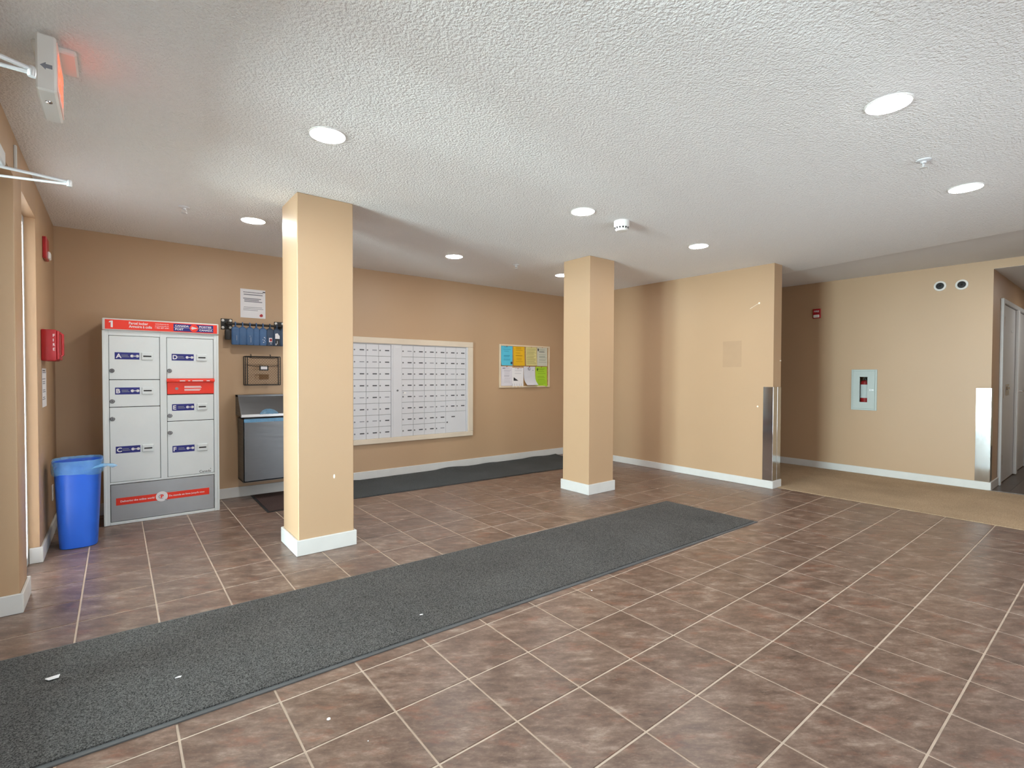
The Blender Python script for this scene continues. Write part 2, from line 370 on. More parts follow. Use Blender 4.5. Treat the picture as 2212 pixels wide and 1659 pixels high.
def shown(x0, x1, y0, y1):
    q = [project((x, y, 0)) for x, y in ((x0, y0), (x1, y0), (x1, y1), (x0, y1))]
    if any(t is None for t in q): return 0
    cxm = sum(t[0] for t in q) / 4; cym = sum(t[1] for t in q) / 4
    if max(t[0] for t in q) < 0 or min(t[0] for t in q) > 2212 or min(t[1] for t in q) > 1659: return 0
    return abs(sum(q[i][0] * q[(i + 1) % 4][1] - q[(i + 1) % 4][0] * q[i][1] for i in range(4))) / 2
def covered(x0, x1, y0, y1):   # wholly under a mat or a pillar
    for a0, a1, c0, c1 in ((-.6, 4.1, 2.06, 2.84), (1.9, 5.3, 4.9, 5.6), (-.05, .68, 5.15, 5.6)):
        if x0 >= a0 and x1 <= a1 and y0 >= c0 and y1 <= c1: return True
    return False
tiles = []
for i in range(-4, 20):
    for j in range(-9, 20):
        x0, x1 = JX + i * P_, JX + (i + 1) * P_; y0, y1 = JY + j * P_, JY + (j + 1) * P_
        cx0, cx1, cy0, cy1 = max(x0, X0), min(x1, XC), max(y0, YS), min(y1, YB)
        if cx1 - cx0 < .02 or cy1 - cy0 < .02: continue
        full = abs(cx1 - cx0 - P_) < 1e-4 and abs(cy1 - cy0 - P_) < 1e-4
        a = 0 if covered(cx0, cx1, cy0, cy1) else shown(cx0, cx1, cy0, cy1)
        if cx1 < XL + .02 and not (1.4 < cy0 < 3.6): a = 0
        tiles.append((a, cx0, cx1, cy0, cy1, full))
tiles.sort(key=lambda t: -t[0])
full_me = MB().add(*tile_geo(-P_ / 2, P_ / 2, -P_ / 2, P_ / 2)).mesh('tile', TILE)
rest = MB()
for k, (a, x0, x1, y0, y1, full) in enumerate(tiles):
    if k < 300 and a > 60:
        if full: o = inst('tile', full_me, ((x0 + x1) / 2, (y0 + y1) / 2, random.uniform(-.0004, 0)), fl)
        else:
            mx_, my_ = (x0 + x1) / 2, (y0 + y1) / 2
            inst('tile', MB().add(*tile_geo(x0 - mx_, x1 - mx_, y0 - my_, y1 - my_)).mesh('tile', TILE), (mx_, my_, 0), fl)
    else: rest.add(*tile_geo(x0, x1, y0, y1))
o = rest.build('tile_field', TILE, fl, smooth=None); o['kind'] = 'stuff'
b = MB(); b.box(XC, XF, YS, YB, -.06, .004); struct(b.build('floor', CARPET, smooth=None))
# corridor floor of dark planks
b = MB(); b.box(XF, 12, -.8, YF, -.06, -.004); f3 = struct(b.build('floor', GROUT, smooth=None))
for r_ in range(13):
    y1 = YF - .008 - r_ * .135
    xs = XF + .02; n_ = 0
    while xs < 11.99:
        xe = min(xs + (1.2 if n_ or r_ % 2 else .6), 12); n_ += 1
        MB().box(xs + .001, xe - .001, y1 - .133, y1, -.012, 0, bev=.001).build('plank', LAMIN, f3, smooth=None); xs = xe
b = MB(); b.box(XF - .02, XF + .025, -.8, YF, 0, .009, bev=.004); struct(b.build('trim_1', CHROME))

# ------------------------------------------------------------------ baseboards
BH, BT = .1, .014
b = MB(); b.box(XL + BT, XP0, YB - BT, YB, 0, BH, bev=.003); struct(b.build('baseboard_back', TRIM))
b = MB()
b.box(XL, XL + BT, 3.53, 3.79, 0, BH, bev=.003); b.box(X0 + .02, XL + BT, 3.53 - BT, 3.53, 0, BH, bev=.003); b.box(-.448, XL + BT, 3.79, 3.79 + BT, 0, BH, bev=.003)
b.box(XL, XL + BT, 4.40, YB, 0, BH, bev=.003); b.box(-.448, XL + BT, 4.40 - BT, 4.40, 0, BH, bev=.003)
struct(b.build('baseboard_left', TRIM))
b = MB(); b.box(XP0 - BT, XP0, YP - BT, YB - BT, 0, .083, bev=.003); b.box(XP0, XP1 + BT, YP - BT, YP, 0, .083, bev=.003); b.box(XP1, XP1 + BT, YP, YB, 0, .083, bev=.003)
struct(b.build('baseboard_partition', TRIM))
b = MB(); b.box(XF - BT, XF, YF - BT, YB, .004, .09, bev=.003); b.box(XF, 7.72, YF - BT, YF, 0, .09, bev=.003); struct(b.build('baseboard_far', TRIM))

# ------------------------------------------------------------------ columns
def column(x, y, w, label):
    t = thing('pillar', label, 'pillar', (x + w / 2, y + w / 2, 0), 'tan square pillars of the lobby')
    MB().box(x, x + w, y, y + w, 0, ZC, bev=.004).build('shaft', TAN, t)
    c = MB(); k = .016; h = .105
    for a in ((x - k, x + w + k, y - k, y), (x - k, x + w + k, y + w, y + w + k), (x - k, x, y, y + w), (x + w, x + w + k, y, y + w)):
        c.box(*a, 0, h, bev=.003)
    c.build('base_trim', TRIM, t)
    return t
c1 = column(.938, 3.492, .376, 'larger, nearer tan square pillar, right of the parcel locker')
column(3.728, 3.474, .376, 'smaller-looking farther tan pillar, between the notice board and the bare partition')
b = MB(); b.lathe([(0, 0), (.004, -.001), (.009, 0)], (1.176, 3.4915, .505), 10, axis='y', kx=.8, ky=1.7); b.build('paint_chip', CHIP, c1)

# marks on the partition wall
b = MB(); b.box(XP0 - .0012, XP0, 2.806, 3.026, 1.313, 1.61); b.build('repaint_patch', TAN_PATCH, wp, None)
b = MB(); b.tube([(XP0 - .004, 2.712, 1.957), (XP0 - .004, 2.66, 1.985), (XP0 - .004, 2.62, 2.005)], .002, 6); b.lathe([(0, -.008), (.008, -.006), (.011, 0)], (XP0, 2.614, 2.009), 10, axis='x'); b.build('wall_scuff', CHIP, wp)
b = MB(); b.lathe([(0, -.003), (.008, -.002), (.010, 0)], (XP0, 2.618, .878), 10, axis='x'); b.build('filled_hole', CHIP, wp)
b = MB(); b.box(XP1 - .03, XP1 + .001, YP - .002, YP, 1.375, 1.385); b.build('edge_nick', CHIP, wp)

# ------------------------------------------------------------------ mats
def mat_obj(name, label, p, th, pile, rubber, bw=.018, lift=None, nx=1, cat='mat'):
    # p: four corners (near-left, near-right, far-right, far-left) on the floor
    t = thing(name, label, cat, ((p[0][0] + p[2][0]) / 2, (p[0][1] + p[2][1]) / 2, 0))
    P = [Vector((q[0], q[1], 0)) for q in p]; c = sum(P, Vector()) / 4
    def bil(u, v): return (P[0] * (1 - u) + P[1] * u) * (1 - v) + (P[3] * (1 - u) + P[2] * u) * v
    L_ = (P[1] - P[0]).length; D_ = (P[3] - P[0]).length; uu, vv = bw / L_, bw / D_
    g = MB(); NX, NY = nx, (12 if nx > 1 else 1)
    def z(u, v): return th + (lift(u, v) if lift else 0)
    def sheet(m, u0, u1, v0, v1, h):
        vs = []; fs = []
        for j in range(NY + 1):
            for i in range(NX + 1):
                u = u0 + (u1 - u0) * i / NX; v = v0 + (v1 - v0) * j / NY
                q = bil(u, v); vs.append((q.x, q.y, z(u, v) * h))
        n = len(vs)
        vs += [(a[0], a[1], max(0, (a[2] - th * h)) + .0005) for a in vs]
        for j in range(NY):
            for i in range(NX):
                a = j * (NX + 1) + i; fs.append((a, a + 1, a + NX + 2, a + NX + 1)); fs.append((n + a, n + a + NX + 1, n + a + NX + 2, n + a + 1))
        for i in range(NX):
            a = i; fs.append((a, n + a, n + a + 1, a + 1)); a = NY * (NX + 1) + i; fs.append((a, a + 1, n + a + 1, n + a))
        for j in range(NY):
            a = j * (NX + 1); fs.append((a, a + NX + 1, n + a + NX + 1, n + a)); a += NX; fs.append((a, n + a, n + a + NX + 1, a + NX + 1))
        m.add(vs, fs)
    sheet(g, 0, 1, 0, 1, .45); g.build('rubber_edge', rubber, t, 40)
    g = MB(); sheet(g, uu, 1 - uu, vv, 1 - vv, 1.0); g.build('pile', pile, t, 40)
    return t
mat_obj('runner_mat', 'long charcoal runner mat running diagonally across the foreground tiles', [(-.75, 2.09), (4.146, 1.962), (4.137, 2.834), (-.75, 2.985)], .011, PILE, RUBBER, .022)
mat_obj('floor_mat', 'dark grey mat with rippled back edge along the wall under the mailboxes', [(1.66, 4.765), (5.2, 4.62), (5.2, 5.53), (1.66, 5.53)], .007, PILE2, RUBBERD, .02,
        lift=lambda u, v: max(0, v - .8) / .2 * (.012 + .022 * max(0, math.sin(u * 23) * math.sin(u * 9 + 1)) ) , nx=60)
mat_obj('doormat', 'small dark brown doormat under the steel bin', [(1.02, 4.752), (1.64, 4.76), (1.64, 5.53), (1.03, 5.53)], .007, PILE3, RUBBERD, .02)

# ------------------------------------------------------------------ parcel locker
LX0, LX1, LY, LZ = -.086, .702, 5.11, 1.656
t = thing('parcel_locker', 'tall pale grey parcel locker with red header and six lettered doors', 'locker', ((LX0 + LX1) / 2, (LY + YB) / 2, 0))
b = MB()
b.box(LX0, LX1, LY + .02, YB - .005, 0, 1.56)
# face frame: stiles and rails around the doors
for a in ((LX0, -.052, .0, 1.562), (.280, .326, .335, 1.562), (.668, LX1, .0, 1.562)): b.box(a[0], a[1], LY, LY + .022, a[2], a[3], bev=.003)
b.box(-.052, .668, LY + .001, LY + .022, 1.522, 1.562, bev=.002); b.box(-.052, .668, LY + .001, LY + .022, 0, .022, bev=.002); b.box(-.052, .668, LY + .001, LY + .022, .327, .342, bev=.002)
b.box(LX0 - .006, LX0 + .012, LY - .004, LY + .03, 0, 1.56, bev=.003); b.box(LX1 - .012, LX1 + .004, LY - .004, LY + .03, 0, 1.56, bev=.003)
b.build('body', LOCKER, t)
MB().box(-.0515, .6675, LY + .0185, LY + .0199, .0225, 1.5215).build('gap_shade', DARK, t, None)  # dark sheet behind the doors, stands in for the shade in their gaps
hd = MB().box(LX0 - .004, LX1 + .004, LY - .02, YB - .005, 1.562, LZ, bev=.008, seg=2).build('header', TRIM, t)
y = LY - .0206; XD, ZD = (1, 0, 0), (0, 0, 1)
b = MB(); b.box(-.072, .693, y - .0004, y + .0005, 1.570, 1.645); b.build('header_panel', RED, t, None)
y -= .0012
b = MB(); b.add([(-.036, y, 1.583), (-.023, y, 1.583), (-.023, y, 1.636), (-.033, y, 1.636), (-.047, y, 1.629), (-.047, y, 1.620), (-.036, y, 1.625)], [(0, 1, 2, 3, 6), (3, 4, 5, 6)]); b.build('header_number', PAPER, hd, None)
b = MB(); b.text('Parcel locker', (.078, y, 1.613), XD, ZD, w=.125, h=.021, bold=.02); b.text('Armoire à colis', (.078, y, 1.586), XD, ZD, w=.150, h=.022, bold=.02); b.build('header_title', PAPER, hd, None)
b = MB(); b.text('canadapost.ca', (.25, y, 1.622), XD, ZD, w=.092, h=.010, bold=.01); b.text('postescanada.ca', (.25, y, 1.606), XD, ZD, w=.092, h=.010, bold=.01); b.text('1 866 607 6301', (.25, y, 1.591), XD, ZD, w=.092, h=.010, bold=.01); b.build('header_contact', PAPER, hd, None)
b = MB(); b.box(.375, .664, y, y + .0008, 1.577, 1.638); b.build('post_plate', BLUEP, hd, None)
b = MB()
y -= .0008
b.text('CANADA', (.386, y, 1.614), XD, ZD, w=.098, h=.015, bold=.03); b.text('POST', (.386, y, 1.586), XD, ZD, w=.060, h=.015, bold=.03)
b.text('POSTES', (.560, y, 1.614), XD, ZD, w=.090, h=.015, bold=.03); b.text('CANADA', (.560, y, 1.586), XD, ZD, w=.098, h=.015, bold=.03)
b.box(.378, .49, y, y + .0003, 1.6065, 1.6085); b.box(.553, .661, y, y + .0003, 1.6065, 1.6085)
b.lathe([(0, -.0008), (.031, -.0008), (.031, 0)], (.521, y, 1.6075), 28, 1, axis='y')
w_ = y - .0012
b.add([(.502, w_, 1.622), (.549, w_, 1.608), (.502, w_, 1.594), (.512, w_, 1.608)], [(0, 1, 3), (1, 2, 3)]); b.add([(.500, w_, 1.612), (.498, w_, 1.604), (.524, w_, 1.606), (.524, w_, 1.61)], [(0, 1, 2, 3)])
b.build('post_lettering', [PAPER, RED], hd, None)
def locker_door(x0, x1, z0, z1, letter, pz, kz, px, sx0):
    g = .0026
    d = MB().box(x0 + g, x1 - g, LY + .004, LY + .0184, z0 + g, z1 - g, bev=.003).build('door', LOCKER, t)
    # label plate with letter, small print and key pictogram
    yy = LY + .0036; c = MB(); c.box(px, px + .158, yy - .0006, yy + .0006, pz - .028, pz + .028)
    yy -= .0010
    c.text(letter, (px + .007, yy, pz - .018), XD, ZD, h=.036, mi=1, bold=.03)
    for i, (q, ln) in enumerate(((.006, .042), (-.006, .05))): c.box(px + .042, px + .042 + ln, yy, yy + .0003, pz + q - .0025, pz + q + .0025, 2)
    c.lathe([(0, 0), (.011, 0)], (px + .110, yy, pz), 14, 1, axis='y', cap=False); c.lathe([(0, 0), (.011, 0)], (px + .145, yy, pz), 14, 1, axis='y', cap=False); c.box(px + .114, px + .142, yy, yy + .0003, pz - .003, pz + .003, 1)
    c.build('key_label', [BLUEP, PAPER, INK], d, None)
    s_ = MB(); s_.box(sx0, sx0 + .078, LY - .006, LY + .006, pz - .030, pz + .030, 0, bev=.004); s_.box(sx0 + .012, sx0 + .066, LY - .0075, LY - .004, pz - .0055, pz + .0055, 1)
    s_.build('key_slot', [LOCKER, DARK], d)
    k = MB(); k.lathe([(.017, 0), (.017, -.006), (.013, -.009), (.013, -.011), (0, -.011)], (x0 + .02, LY + .005, kz), 16, 0, axis='y'); k.box(x0 + .0185, x0 + .0215, LY - .0075, LY - .005, kz - .007, kz + .007, 1)
    k.build('lock', [BRASS, DARK], d)
locker_door(-.052, .280, 1.166, 1.522, 'A', 1.359, 1.239, -.014, .157)
locker_door(-.052, .280, .946, 1.166, 'B', 1.076, .994, -.014, .157)
locker_door(-.052, .280, .342, .946, 'C', .602, .853, -.014, .157)
locker_door(.326, .668, 1.172, 1.522, 'D', 1.357, 1.241, .362, .540)
locker_door(.326, .668, .812, 1.040, 'E', .930, .861, .362, .540)
dF = None
locker_door(.326, .668, .342, .812, 'F', .575, .717, .362, .540)
b = MB(); b.text('Canadä'.replace('ä', 'a'), (.555, LY + .0030, .352), XD, ZD, w=.085, h=.022, bold=.0); b.box(.637, .641, LY + .0026, LY + .0032, .377, .385); b.build('wordmark', INKD, t, None)
b = MB(); b.box(.329, .668, LY - .002, LY + .02, 1.043, 1.150, bev=.003); b.prism([(.326, LY - .0, 1.176), (.326, LY - .026, 1.162), (.326, LY - .026, 1.150), (.326, LY + .004, 1.143)], (.345, 0, 0)); mo = b.build('mail_slot', RED, t)
b = MB(); b.lathe([(.012, 0), (.012, -.004), (0, -.004)], (.395, LY - .002, 1.09), 14, axis='y'); b.build('lock', BRASS, mo)
b = MB()
for zz, ln in ((1.108, .12), (1.099, .125), (1.083, .12), (1.074, .112)): b.box(.450, .450 + ln, LY - .0028, LY - .0018, zz - .003, zz + .003)
for x_, ln in ((.415, .04), (.475, .015), (.505, .08), (.61, .025)): b.box(x_, x_ + ln, LY - .0265, LY - .0258, 1.1525, 1.1595)
b.build('slot_print', PAPER, mo, None)
pn = MB().box(-.048, .664, LY + .004, LY + .0184, .026, .323, bev=.002).build('lower_panel', PANEL, t)
y = LY + .0034
b = MB(); b.box(-.016, .627, y - .0004, y + .0004, .155, .213, 0); y -= .0010
b.text('Delivering the online world', (.012, y, .172), XD, ZD, w=.222, h=.020, mi=1, bold=.02); b.text("Du monde en ligne jusqu'à vous", (.335, y, .172), XD, ZD, w=.255, h=.020, mi=1, bold=.02)
b.lathe([(0, -.0003), (.042, -.0003), (.042, 0)], (.285, y, .186), 24, 1, axis='y'); b.text('P', (.276, y - .0012, .170), XD, ZD, h=.032, mi=0, bold=.04); b.text('C', (.262, y - .0008, .168), XD, ZD, h=.036, mi=2)
b.tube([(.308, y - .001, .158), (.325, y - .001, .145)], .004, 6, 2)
b.build('banner', [RED, PAPER, INK], pn, None)

# ------------------------------------------------------------------ blue waste bin and its liner
t = thing('waste_bin', 'blue plastic waste bin in the left corner beside the parcel locker', 'bin', (-.222, 4.70, 0))
b = MB(); b.lathe([(.0, .004), (.098, 0), (.104, .004), (.118, .30), (.128, .575), (.134, .58), (.136, .60), (.131, .602), (.125, .585), (.112, .30), (.098, .02), (0, .018)], (-.222, 4.70, 0), 40, kx=1, ky=1.12, power=3.2)
b.build('body', BINBLUE, t, 50)
o = thing('bin_liner', 'pale blue bag lining the blue waste bin, knotted at the rim', 'bag', (-.222, 4.70, .6))
b = MB(); n = 48; vs = []; fs = []
random.seed(3)
prof = [(.116, .40), (.124, .56), (.130, .608), (.1385, .612), (.1415, .58), (.1415, .53), (.1385, .515)]
for r, h in prof:
    for k in range(n):
        a = 2 * PI * k / n; ca, sa = math.cos(a), math.sin(a); e = 2 / 3.2
        j = random.uniform(-.0012, .0012) + (.010 * math.sin(3 * a + 1) if h < .53 and r > .13 else 0)
        sg = .012 * max(0, -sa) if h > .6 else 0
        vs.append((-.222 + math.copysign(abs(ca) ** e, ca) * (r + j * .6), 4.70 + math.copysign(abs(sa) ** e, sa) * (r * 1.12 + j * .6), h + j))
for i in range(len(prof) - 1):
    for k in range(n): fs.append((i * n + k, i * n + (k + 1) % n, (i + 1) * n + (k + 1) % n, (i + 1) * n + k))
b.add(vs, fs); b.build('film', FILM, o, 60)
b = MB(); b.tube([(-.10, 4.60, .56), (-.075, 4.585, .565), (-.055, 4.58, .567), (-.03, 4.57, .56), (-.005, 4.57, .556)], [.018, .014, .010, .016, .004], 8); b.tube([(-.20, 4.552, .54), (-.13, 4.56, .556), (-.085, 4.585, .565)], [.004, .009, .012], 8)
b.build('knot', FILM, o, 60)

# ------------------------------------------------------------------ paper sheets
def sheet(name, label, x0, x1, z0, z1, y, bg, cell, curl=None, mats=None, group=None, cat='notice', nx=30, nz=42, pin=None, face='y'):
    t = thing(name, label, cat, ((x0 + x1) / 2, y, z0), group); b = MB(); vs = []; fs = []; mi = []
    for j in range(nz + 1):
        for i in range(nx + 1):
            u, v = i / nx, j / nz; dx, dy, dz = curl(u, v) if curl else (0, 0, 0)
            vs.append((x0 + (x1 - x0) * u + dx, y - dy, z0 + (z1 - z0) * v + dz) if face == 'y' else (y + dy, x0 + (x1 - x0) * u + dx, z0 + (z1 - z0) * v + dz))
    for j in range(nz):
        for i in range(nx):
            a = j * (nx + 1) + i; b.add([], []); b.f.append((a, a + 1, a + nx + 2, a + nx + 1)); b.m.append(cell((i + .5) / nx, (j + .5) / nz) if cell else 0)
    b.v = [Vector(q) for q in vs]
    b.build('sheet', [bg] + (mats or [INK, INKD]), t, 60)
    if pin:
        for px, pz in pin:
            p = MB(); p.lathe([(0, -.008), (.006, -.007), (.006, -.002), (.003, 0)], (x0 + (x1 - x0) * px, y, z0 + (z1 - z0) * pz), 8, axis='y'); p.build('push_pin', REDP, t)
    return t
def lines(rows, x0=.12, x1=.88, seed=1, dark=(), extra=None):
    rnd = random.Random(seed); ends = {r: (x0 + rnd.uniform(0, .06), x1 - rnd.uniform(0, .25)) for r in rows}
    def f(u, v):
        if extra:
            e = extra(u, v)
            if e is not None: return e
        for r in rows:
            if abs(v - r) < .0125 and ends[r][0] < u < ends[r][1]: return 2 if r in dark else 1
        return 0
    return f
def seal(u, v):
    if (u - .83) ** 2 + ((v - .10) * 1.27) ** 2 < .0045: return 3
    return None
def head(u, v):
    if v > .91 and u > .90 and v < .94: return 2
    return None
sheet('wall_notice', 'white printed notice with red seal taped above the key rack', .957, 1.182, 1.776, 2.061, YB - .0012, PAPER,
      lines((.89, .81, .67, .62, .57, .37, .32, .27), .10, .93, 4, (.89,), lambda u, v: seal(u, v) if seal(u, v) is not None else head(u, v)), mats=[INK, INKD, REDP],
      curl=lambda u, v: (0, .004 * (1 - v) * u, 0), nx=46, nz=58)

# ------------------------------------------------------------------ key rack with hanging pouches
t = thing('key_rack', 'black wall bar on two bolted square plates beside the parcel locker', 'rack', (1.07, YB, 1.70))
for x0 in (.787, 1.262):
    pl = MB().box(x0, x0 + .098, YB - .008, YB, 1.648, 1.752, bev=.002).build('mount_plate', BLACK, t)
    for dx in (.017, .081):
        for dz in (.018, .086):
            MB().lathe([(0, -.016), (.008, -.015), (.0125, -.011), (.0135, -.008)], (x0 + dx, YB, 1.648 + dz), 14, axis='y').build('bolt', WHITE, pl)
    MB().tube([(x0 + .049, YB - .006, 1.70), (x0 + .049, YB - .085, 1.70)], [.018, .013], 12).build('flange', BLACK, pl)
MB().tube([(.83, YB - .085, 1.70), (1.318, YB - .085, 1.70)], .011, 12).build('bar', BLACK, t)
def pouch(x, label, m=POUCH, w=.035, top=1.655, bot=1.50, ry=0, front=None):
    p = thing('hanging_pouch', label, 'pouch', (x, YB - .085, 1.70), 'pouches hanging on the key rack')
    b = MB(); prof = [(0, bot + .001), (w * .86, bot), (w, bot + .012), (w, top - .01), (w * .9, top + .004), (w * .6, top + .014), (w * .32, top + .021), (0, top + .023)]
    b.lathe(prof, (x, YB - .088, 0), 20, kx=1, ky=.58, power=3.4); b.build('body', m, p, 50)
    lp = [(x, YB - .085 + .016 * math.sin(a), 1.698 + .019 * math.cos(a) - (.012 if math.cos(a) < -.5 else 0)) for a in [2 * PI * k / 16 for k in range(16)]]
    MB().tube(lp, .0055, 6, closed=True).build('loop', m, p)
    if front:
        f = MB(); front(f, x, YB - .088 - w * .62 - .0012); f.build('print', [PAPER, REDP, BLACK], p, None)
    return p
pouch(.832, 'short charcoal pouch, leftmost on the black key rack', BLACK, .026, 1.63, 1.545)
pouch(.897, 'blue pouch with faint vertical crease, next to the short charcoal one', front=lambda f, x, y: f.box(x + .008, x + .0095, y, y + .0006, 1.54, 1.59))
pouch(.959, 'plain blue pouch, third from the left on the key rack')
pouch(1.023, 'blue pouch with faded white streak, fourth from the left on the rack', front=lambda f, x, y: [f.box(x + .004, x + .006, y, y + .0006, 1.525, 1.575), f.box(x - .006, x + .002, y, y + .0006, 1.585, 1.588)])
pouch(1.080, 'narrow plain blue pouch, fifth from the left on the rack', w=.029)
def num(f, x, y):
    for q in ((.004, 1.577, .012), (.014, 1.565, .004), (-.008, 1.553, .005), (.004, 1.548, .008), (.013, 1.535, .004), (-.004, 1.528, .010)): f.box(x + q[0], x + q[0] + q[2], y, y + .0006, q[1], q[1] + .006)
pouch(1.140, 'blue pouch with broken white lettering low on its front', front=num)
def redp(f, x, y):
    f.box(x - .014, x + .016, y, y + .0006, 1.535, 1.578, 0); f.box(x - .006, x + .014, y - .0006, y, 1.543, 1.570, 1); f.box(x - .012, x + .004, y - .0008, y, 1.556, 1.560, 2); f.box(x - .004, x + .012, y, y + .0006, 1.518, 1.522, 0)
pouch(1.204, 'dark blue pouch with red and white print', POUCHD, front=redp)
def wtag(f, x, y):
    f.add([(x - .020, y, 1.622), (x + .002, y, 1.628), (x + .022, y, 1.600), (x + .022, y, 1.572), (x - .020, y, 1.572)], [(0, 1, 2, 3, 4)], 0); f.box(x - .018, x + .02, y, y + .0006, 1.505, 1.57, 2); f.box(x - .003, x + .001, y - .0006, y, 1.518, 1.55, 0); f.box(x - .016, x - .009, y - .0006, y, 1.508, 1.525, 0)
pouch(1.268, 'dark blue pouch with white tag and black front', POUCHD, front=wtag)
pouch(1.328, 'dark blue pouch at the right end, partly behind the near pillar', POUCHD)

# ------------------------------------------------------------------ wire basket
t = thing('wire_basket', 'black wire mesh wall basket with label holder above the steel bin', 'basket', (1.135, YB, 1.11))
x0, x1, z0, z1, yf = .982, 1.30, 1.108, 1.39, YB - .085
b = MB(); R_ = .0042
for z in (z0, z1): b.tube([(x0, yf, z), (x1, yf, z), (x1, YB - .006, z), (x0, YB - .006, z)], R_, 6, closed=True)
for x in (x0, x1, x0 + .018, x1 - .018):
    b.tube([(x, yf, z0), (x, yf, z1)], R_, 6)
for x in (x0, x1): b.tube([(x, YB - .006, z0), (x, YB - .006, z1)], R_, 6)
b.tube([(x0 + .018, yf, z1 - .004), (x0 + .06, yf, z1 - .016), (x1 - .06, yf, z1 - .016), (x1 - .018, yf, z1 - .004)], .003, 6)
b.tube([(x0 + .018, yf, z1 - .085), (x0 + .14, yf, z1 - .105), (x1 - .14, yf, z1 - .105), (x1 - .018, yf, z1 - .085)], .002, 5)
b.build('frame', BLACK, t)
b = MB(); r = .0008
for i in range(-11, 14):   # crossing diagonals, clipped to the front panel
    for sgn in (1, -1):
        pts = []
        for k in range(2):
            pass
        xa = x0 + i * .0245; dz = z1 - z0
        xs, xe = (xa, xa + dz * .9) if sgn > 0 else (xa + dz * .9, xa)
        def clip(xa_, za_, xb_, zb_):
            p = []
            for s in (0, 1):
                X_, Z_, X2, Z2 = (xa_, za_, xb_, zb_) if s == 0 else (xb_, zb_, xa_, za_)
                if X_ < x0: Z_ += (Z2 - Z_) * (x0 - X_) / (X2 - X_); X_ = x0
                if X_ > x1: Z_ += (Z2 - Z_) * (x1 - X_) / (X2 - X_); X_ = x1
                p.append((X_, yf + .001, Z_))
            return p
        if max(xs, xe) <= x0 or min(xs, xe) >= x1: continue
        b.tube(clip(xs, z0, xe, z1), r, 4, caps=False)
for i in range(10):
    z = z0 + (z1 - z0) * i / 10; b.tube([(x0, yf, z), (x0, YB - .006, z)], r, 4, caps=False); b.tube([(x1, yf, z), (x1, YB - .006, z)], r, 4, caps=False)
for i in range(14):
    x = x0 + (x1 - x0) * i / 14; b.tube([(x, yf, z0), (x, YB - .006, z0)], r, 4, caps=False)
o = b.build('wire_mesh', BLACK, t); o['kind'] = 'stuff'
hl = MB().box(1.105, 1.188, yf - .008, yf - .003, 1.252, 1.30, bev=.002).build('label_holder', BLACK, t)
MB().box(1.118, 1.176, yf - .0095, yf - .0078, 1.263, 1.292).build('card', PAPER, hl, None)
MB().box(1.105, 1.192, yf + .003, yf + .006, 1.163, 1.212).build('cardboard_tag', M('brown_card', '#7a5a38', .8), t, None)
for x in (1.045, 1.222):
    MB().tube([(x, YB - .002, 1.412), (x, YB - .02, 1.408), (x, YB - .022, 1.39), (x, YB - .012, 1.384)], .004, 6).build('hook', BLACK, t)

# ------------------------------------------------------------------ steel bin on the wall with its bag
SX0, SX1, SY = .926, 1.44, 5.27
t = thing('steel_bin', 'wall-mounted stainless steel waste bin with sloped hood, half behind the near pillar', 'bin', ((SX0 + SX1) / 2, YB, .19))
b = MB(); w = .012
b.box(SX0, SX1, SY, SY + w, .185, .785, bev=.003); b.box(SX0, SX0 + w, SY, YB - .004, .185, .785, bev=.003); b.box(SX1 - w, SX1, SY, YB - .004, .185, .785, bev=.003); b.box(SX0, SX1, YB - .016, YB - .004, .185, .785); b.box(SX0, SX1, SY, YB - .004, .185, .197)
b.build('body', STEEL, t)
b = MB()
hx0, hx1 = SX0 - .018, SX1 + .018
# hood: two cheeks, sloped back panel, top cap and front lip
for x in (hx0, hx1 - .012): b.prism([(x, SY - .012, .815), (x, YB - .002, .815), (x, YB - .002, 1.01), (x, YB - .12, 1.01)], (.012, 0, 0))
b.prism([(hx0, YB - .13, .995), (hx0, YB - .13, 1.012), (hx0, YB - .002, 1.012), (hx0, YB - .002, .995)], (hx1 - hx0, 0, 0))
b.prism([(hx0 + .012, SY - .010, .822), (hx0 + .012, YB - .122, 1.006), (hx0 + .012, YB - .112, 1.0), (hx0 + .012, SY, .816)], (hx1 - hx0 - .024, 0, 0))
b.build('hood', STEEL, t)
MB().box(hx0, hx1, SY - .014, SY + .03, .805, .832, bev=.003).build('lip', ALU, t)
MB().box(SX0 + .015, SX1 - .015, SY + .012, YB - .018, .787, .80).build('shadow_gap', DARK, t, None)
t = thing('garbage_bag', 'blue film bag peeking out of the wall-mounted steel bin', 'bag', (1.15, SY + .05, .78))
b = MB(); b.box(SX0 + .006, SX1 - .006, SY - .003, SY - .0005, .755, .787, bev=.0006); b.box(SX0 + .006, SX1 - .006, SY - .003, SY + .010, .787, .789); b.build('cuff', FILM, t)
b = MB()
random.seed(5); vs = []; fs = []; nx, ny = 20, 8
for j in range(ny + 1):
    for i in range(nx + 1):
        u, v = i / nx, j / ny; h = math.sin(PI * u) ** .6 * math.sin(PI * (.15 + .85 * v) * .5)
        zz = .830 + .05 * h * v + random.uniform(-.001, .001); vs.append((1.065 + .17 * u, SY - .013 + .874 * (zz - .822) - .010 - .012 * math.sin(PI * v) * math.sin(PI * u) + random.uniform(-.002, .002), zz))
for j in range(ny):
    for i in range(nx): a = j * (nx + 1) + i; fs.append((a, a + 1, a + nx + 2, a + nx + 1))
b.add(vs, fs); b.build('puff', FILM, t, 60)

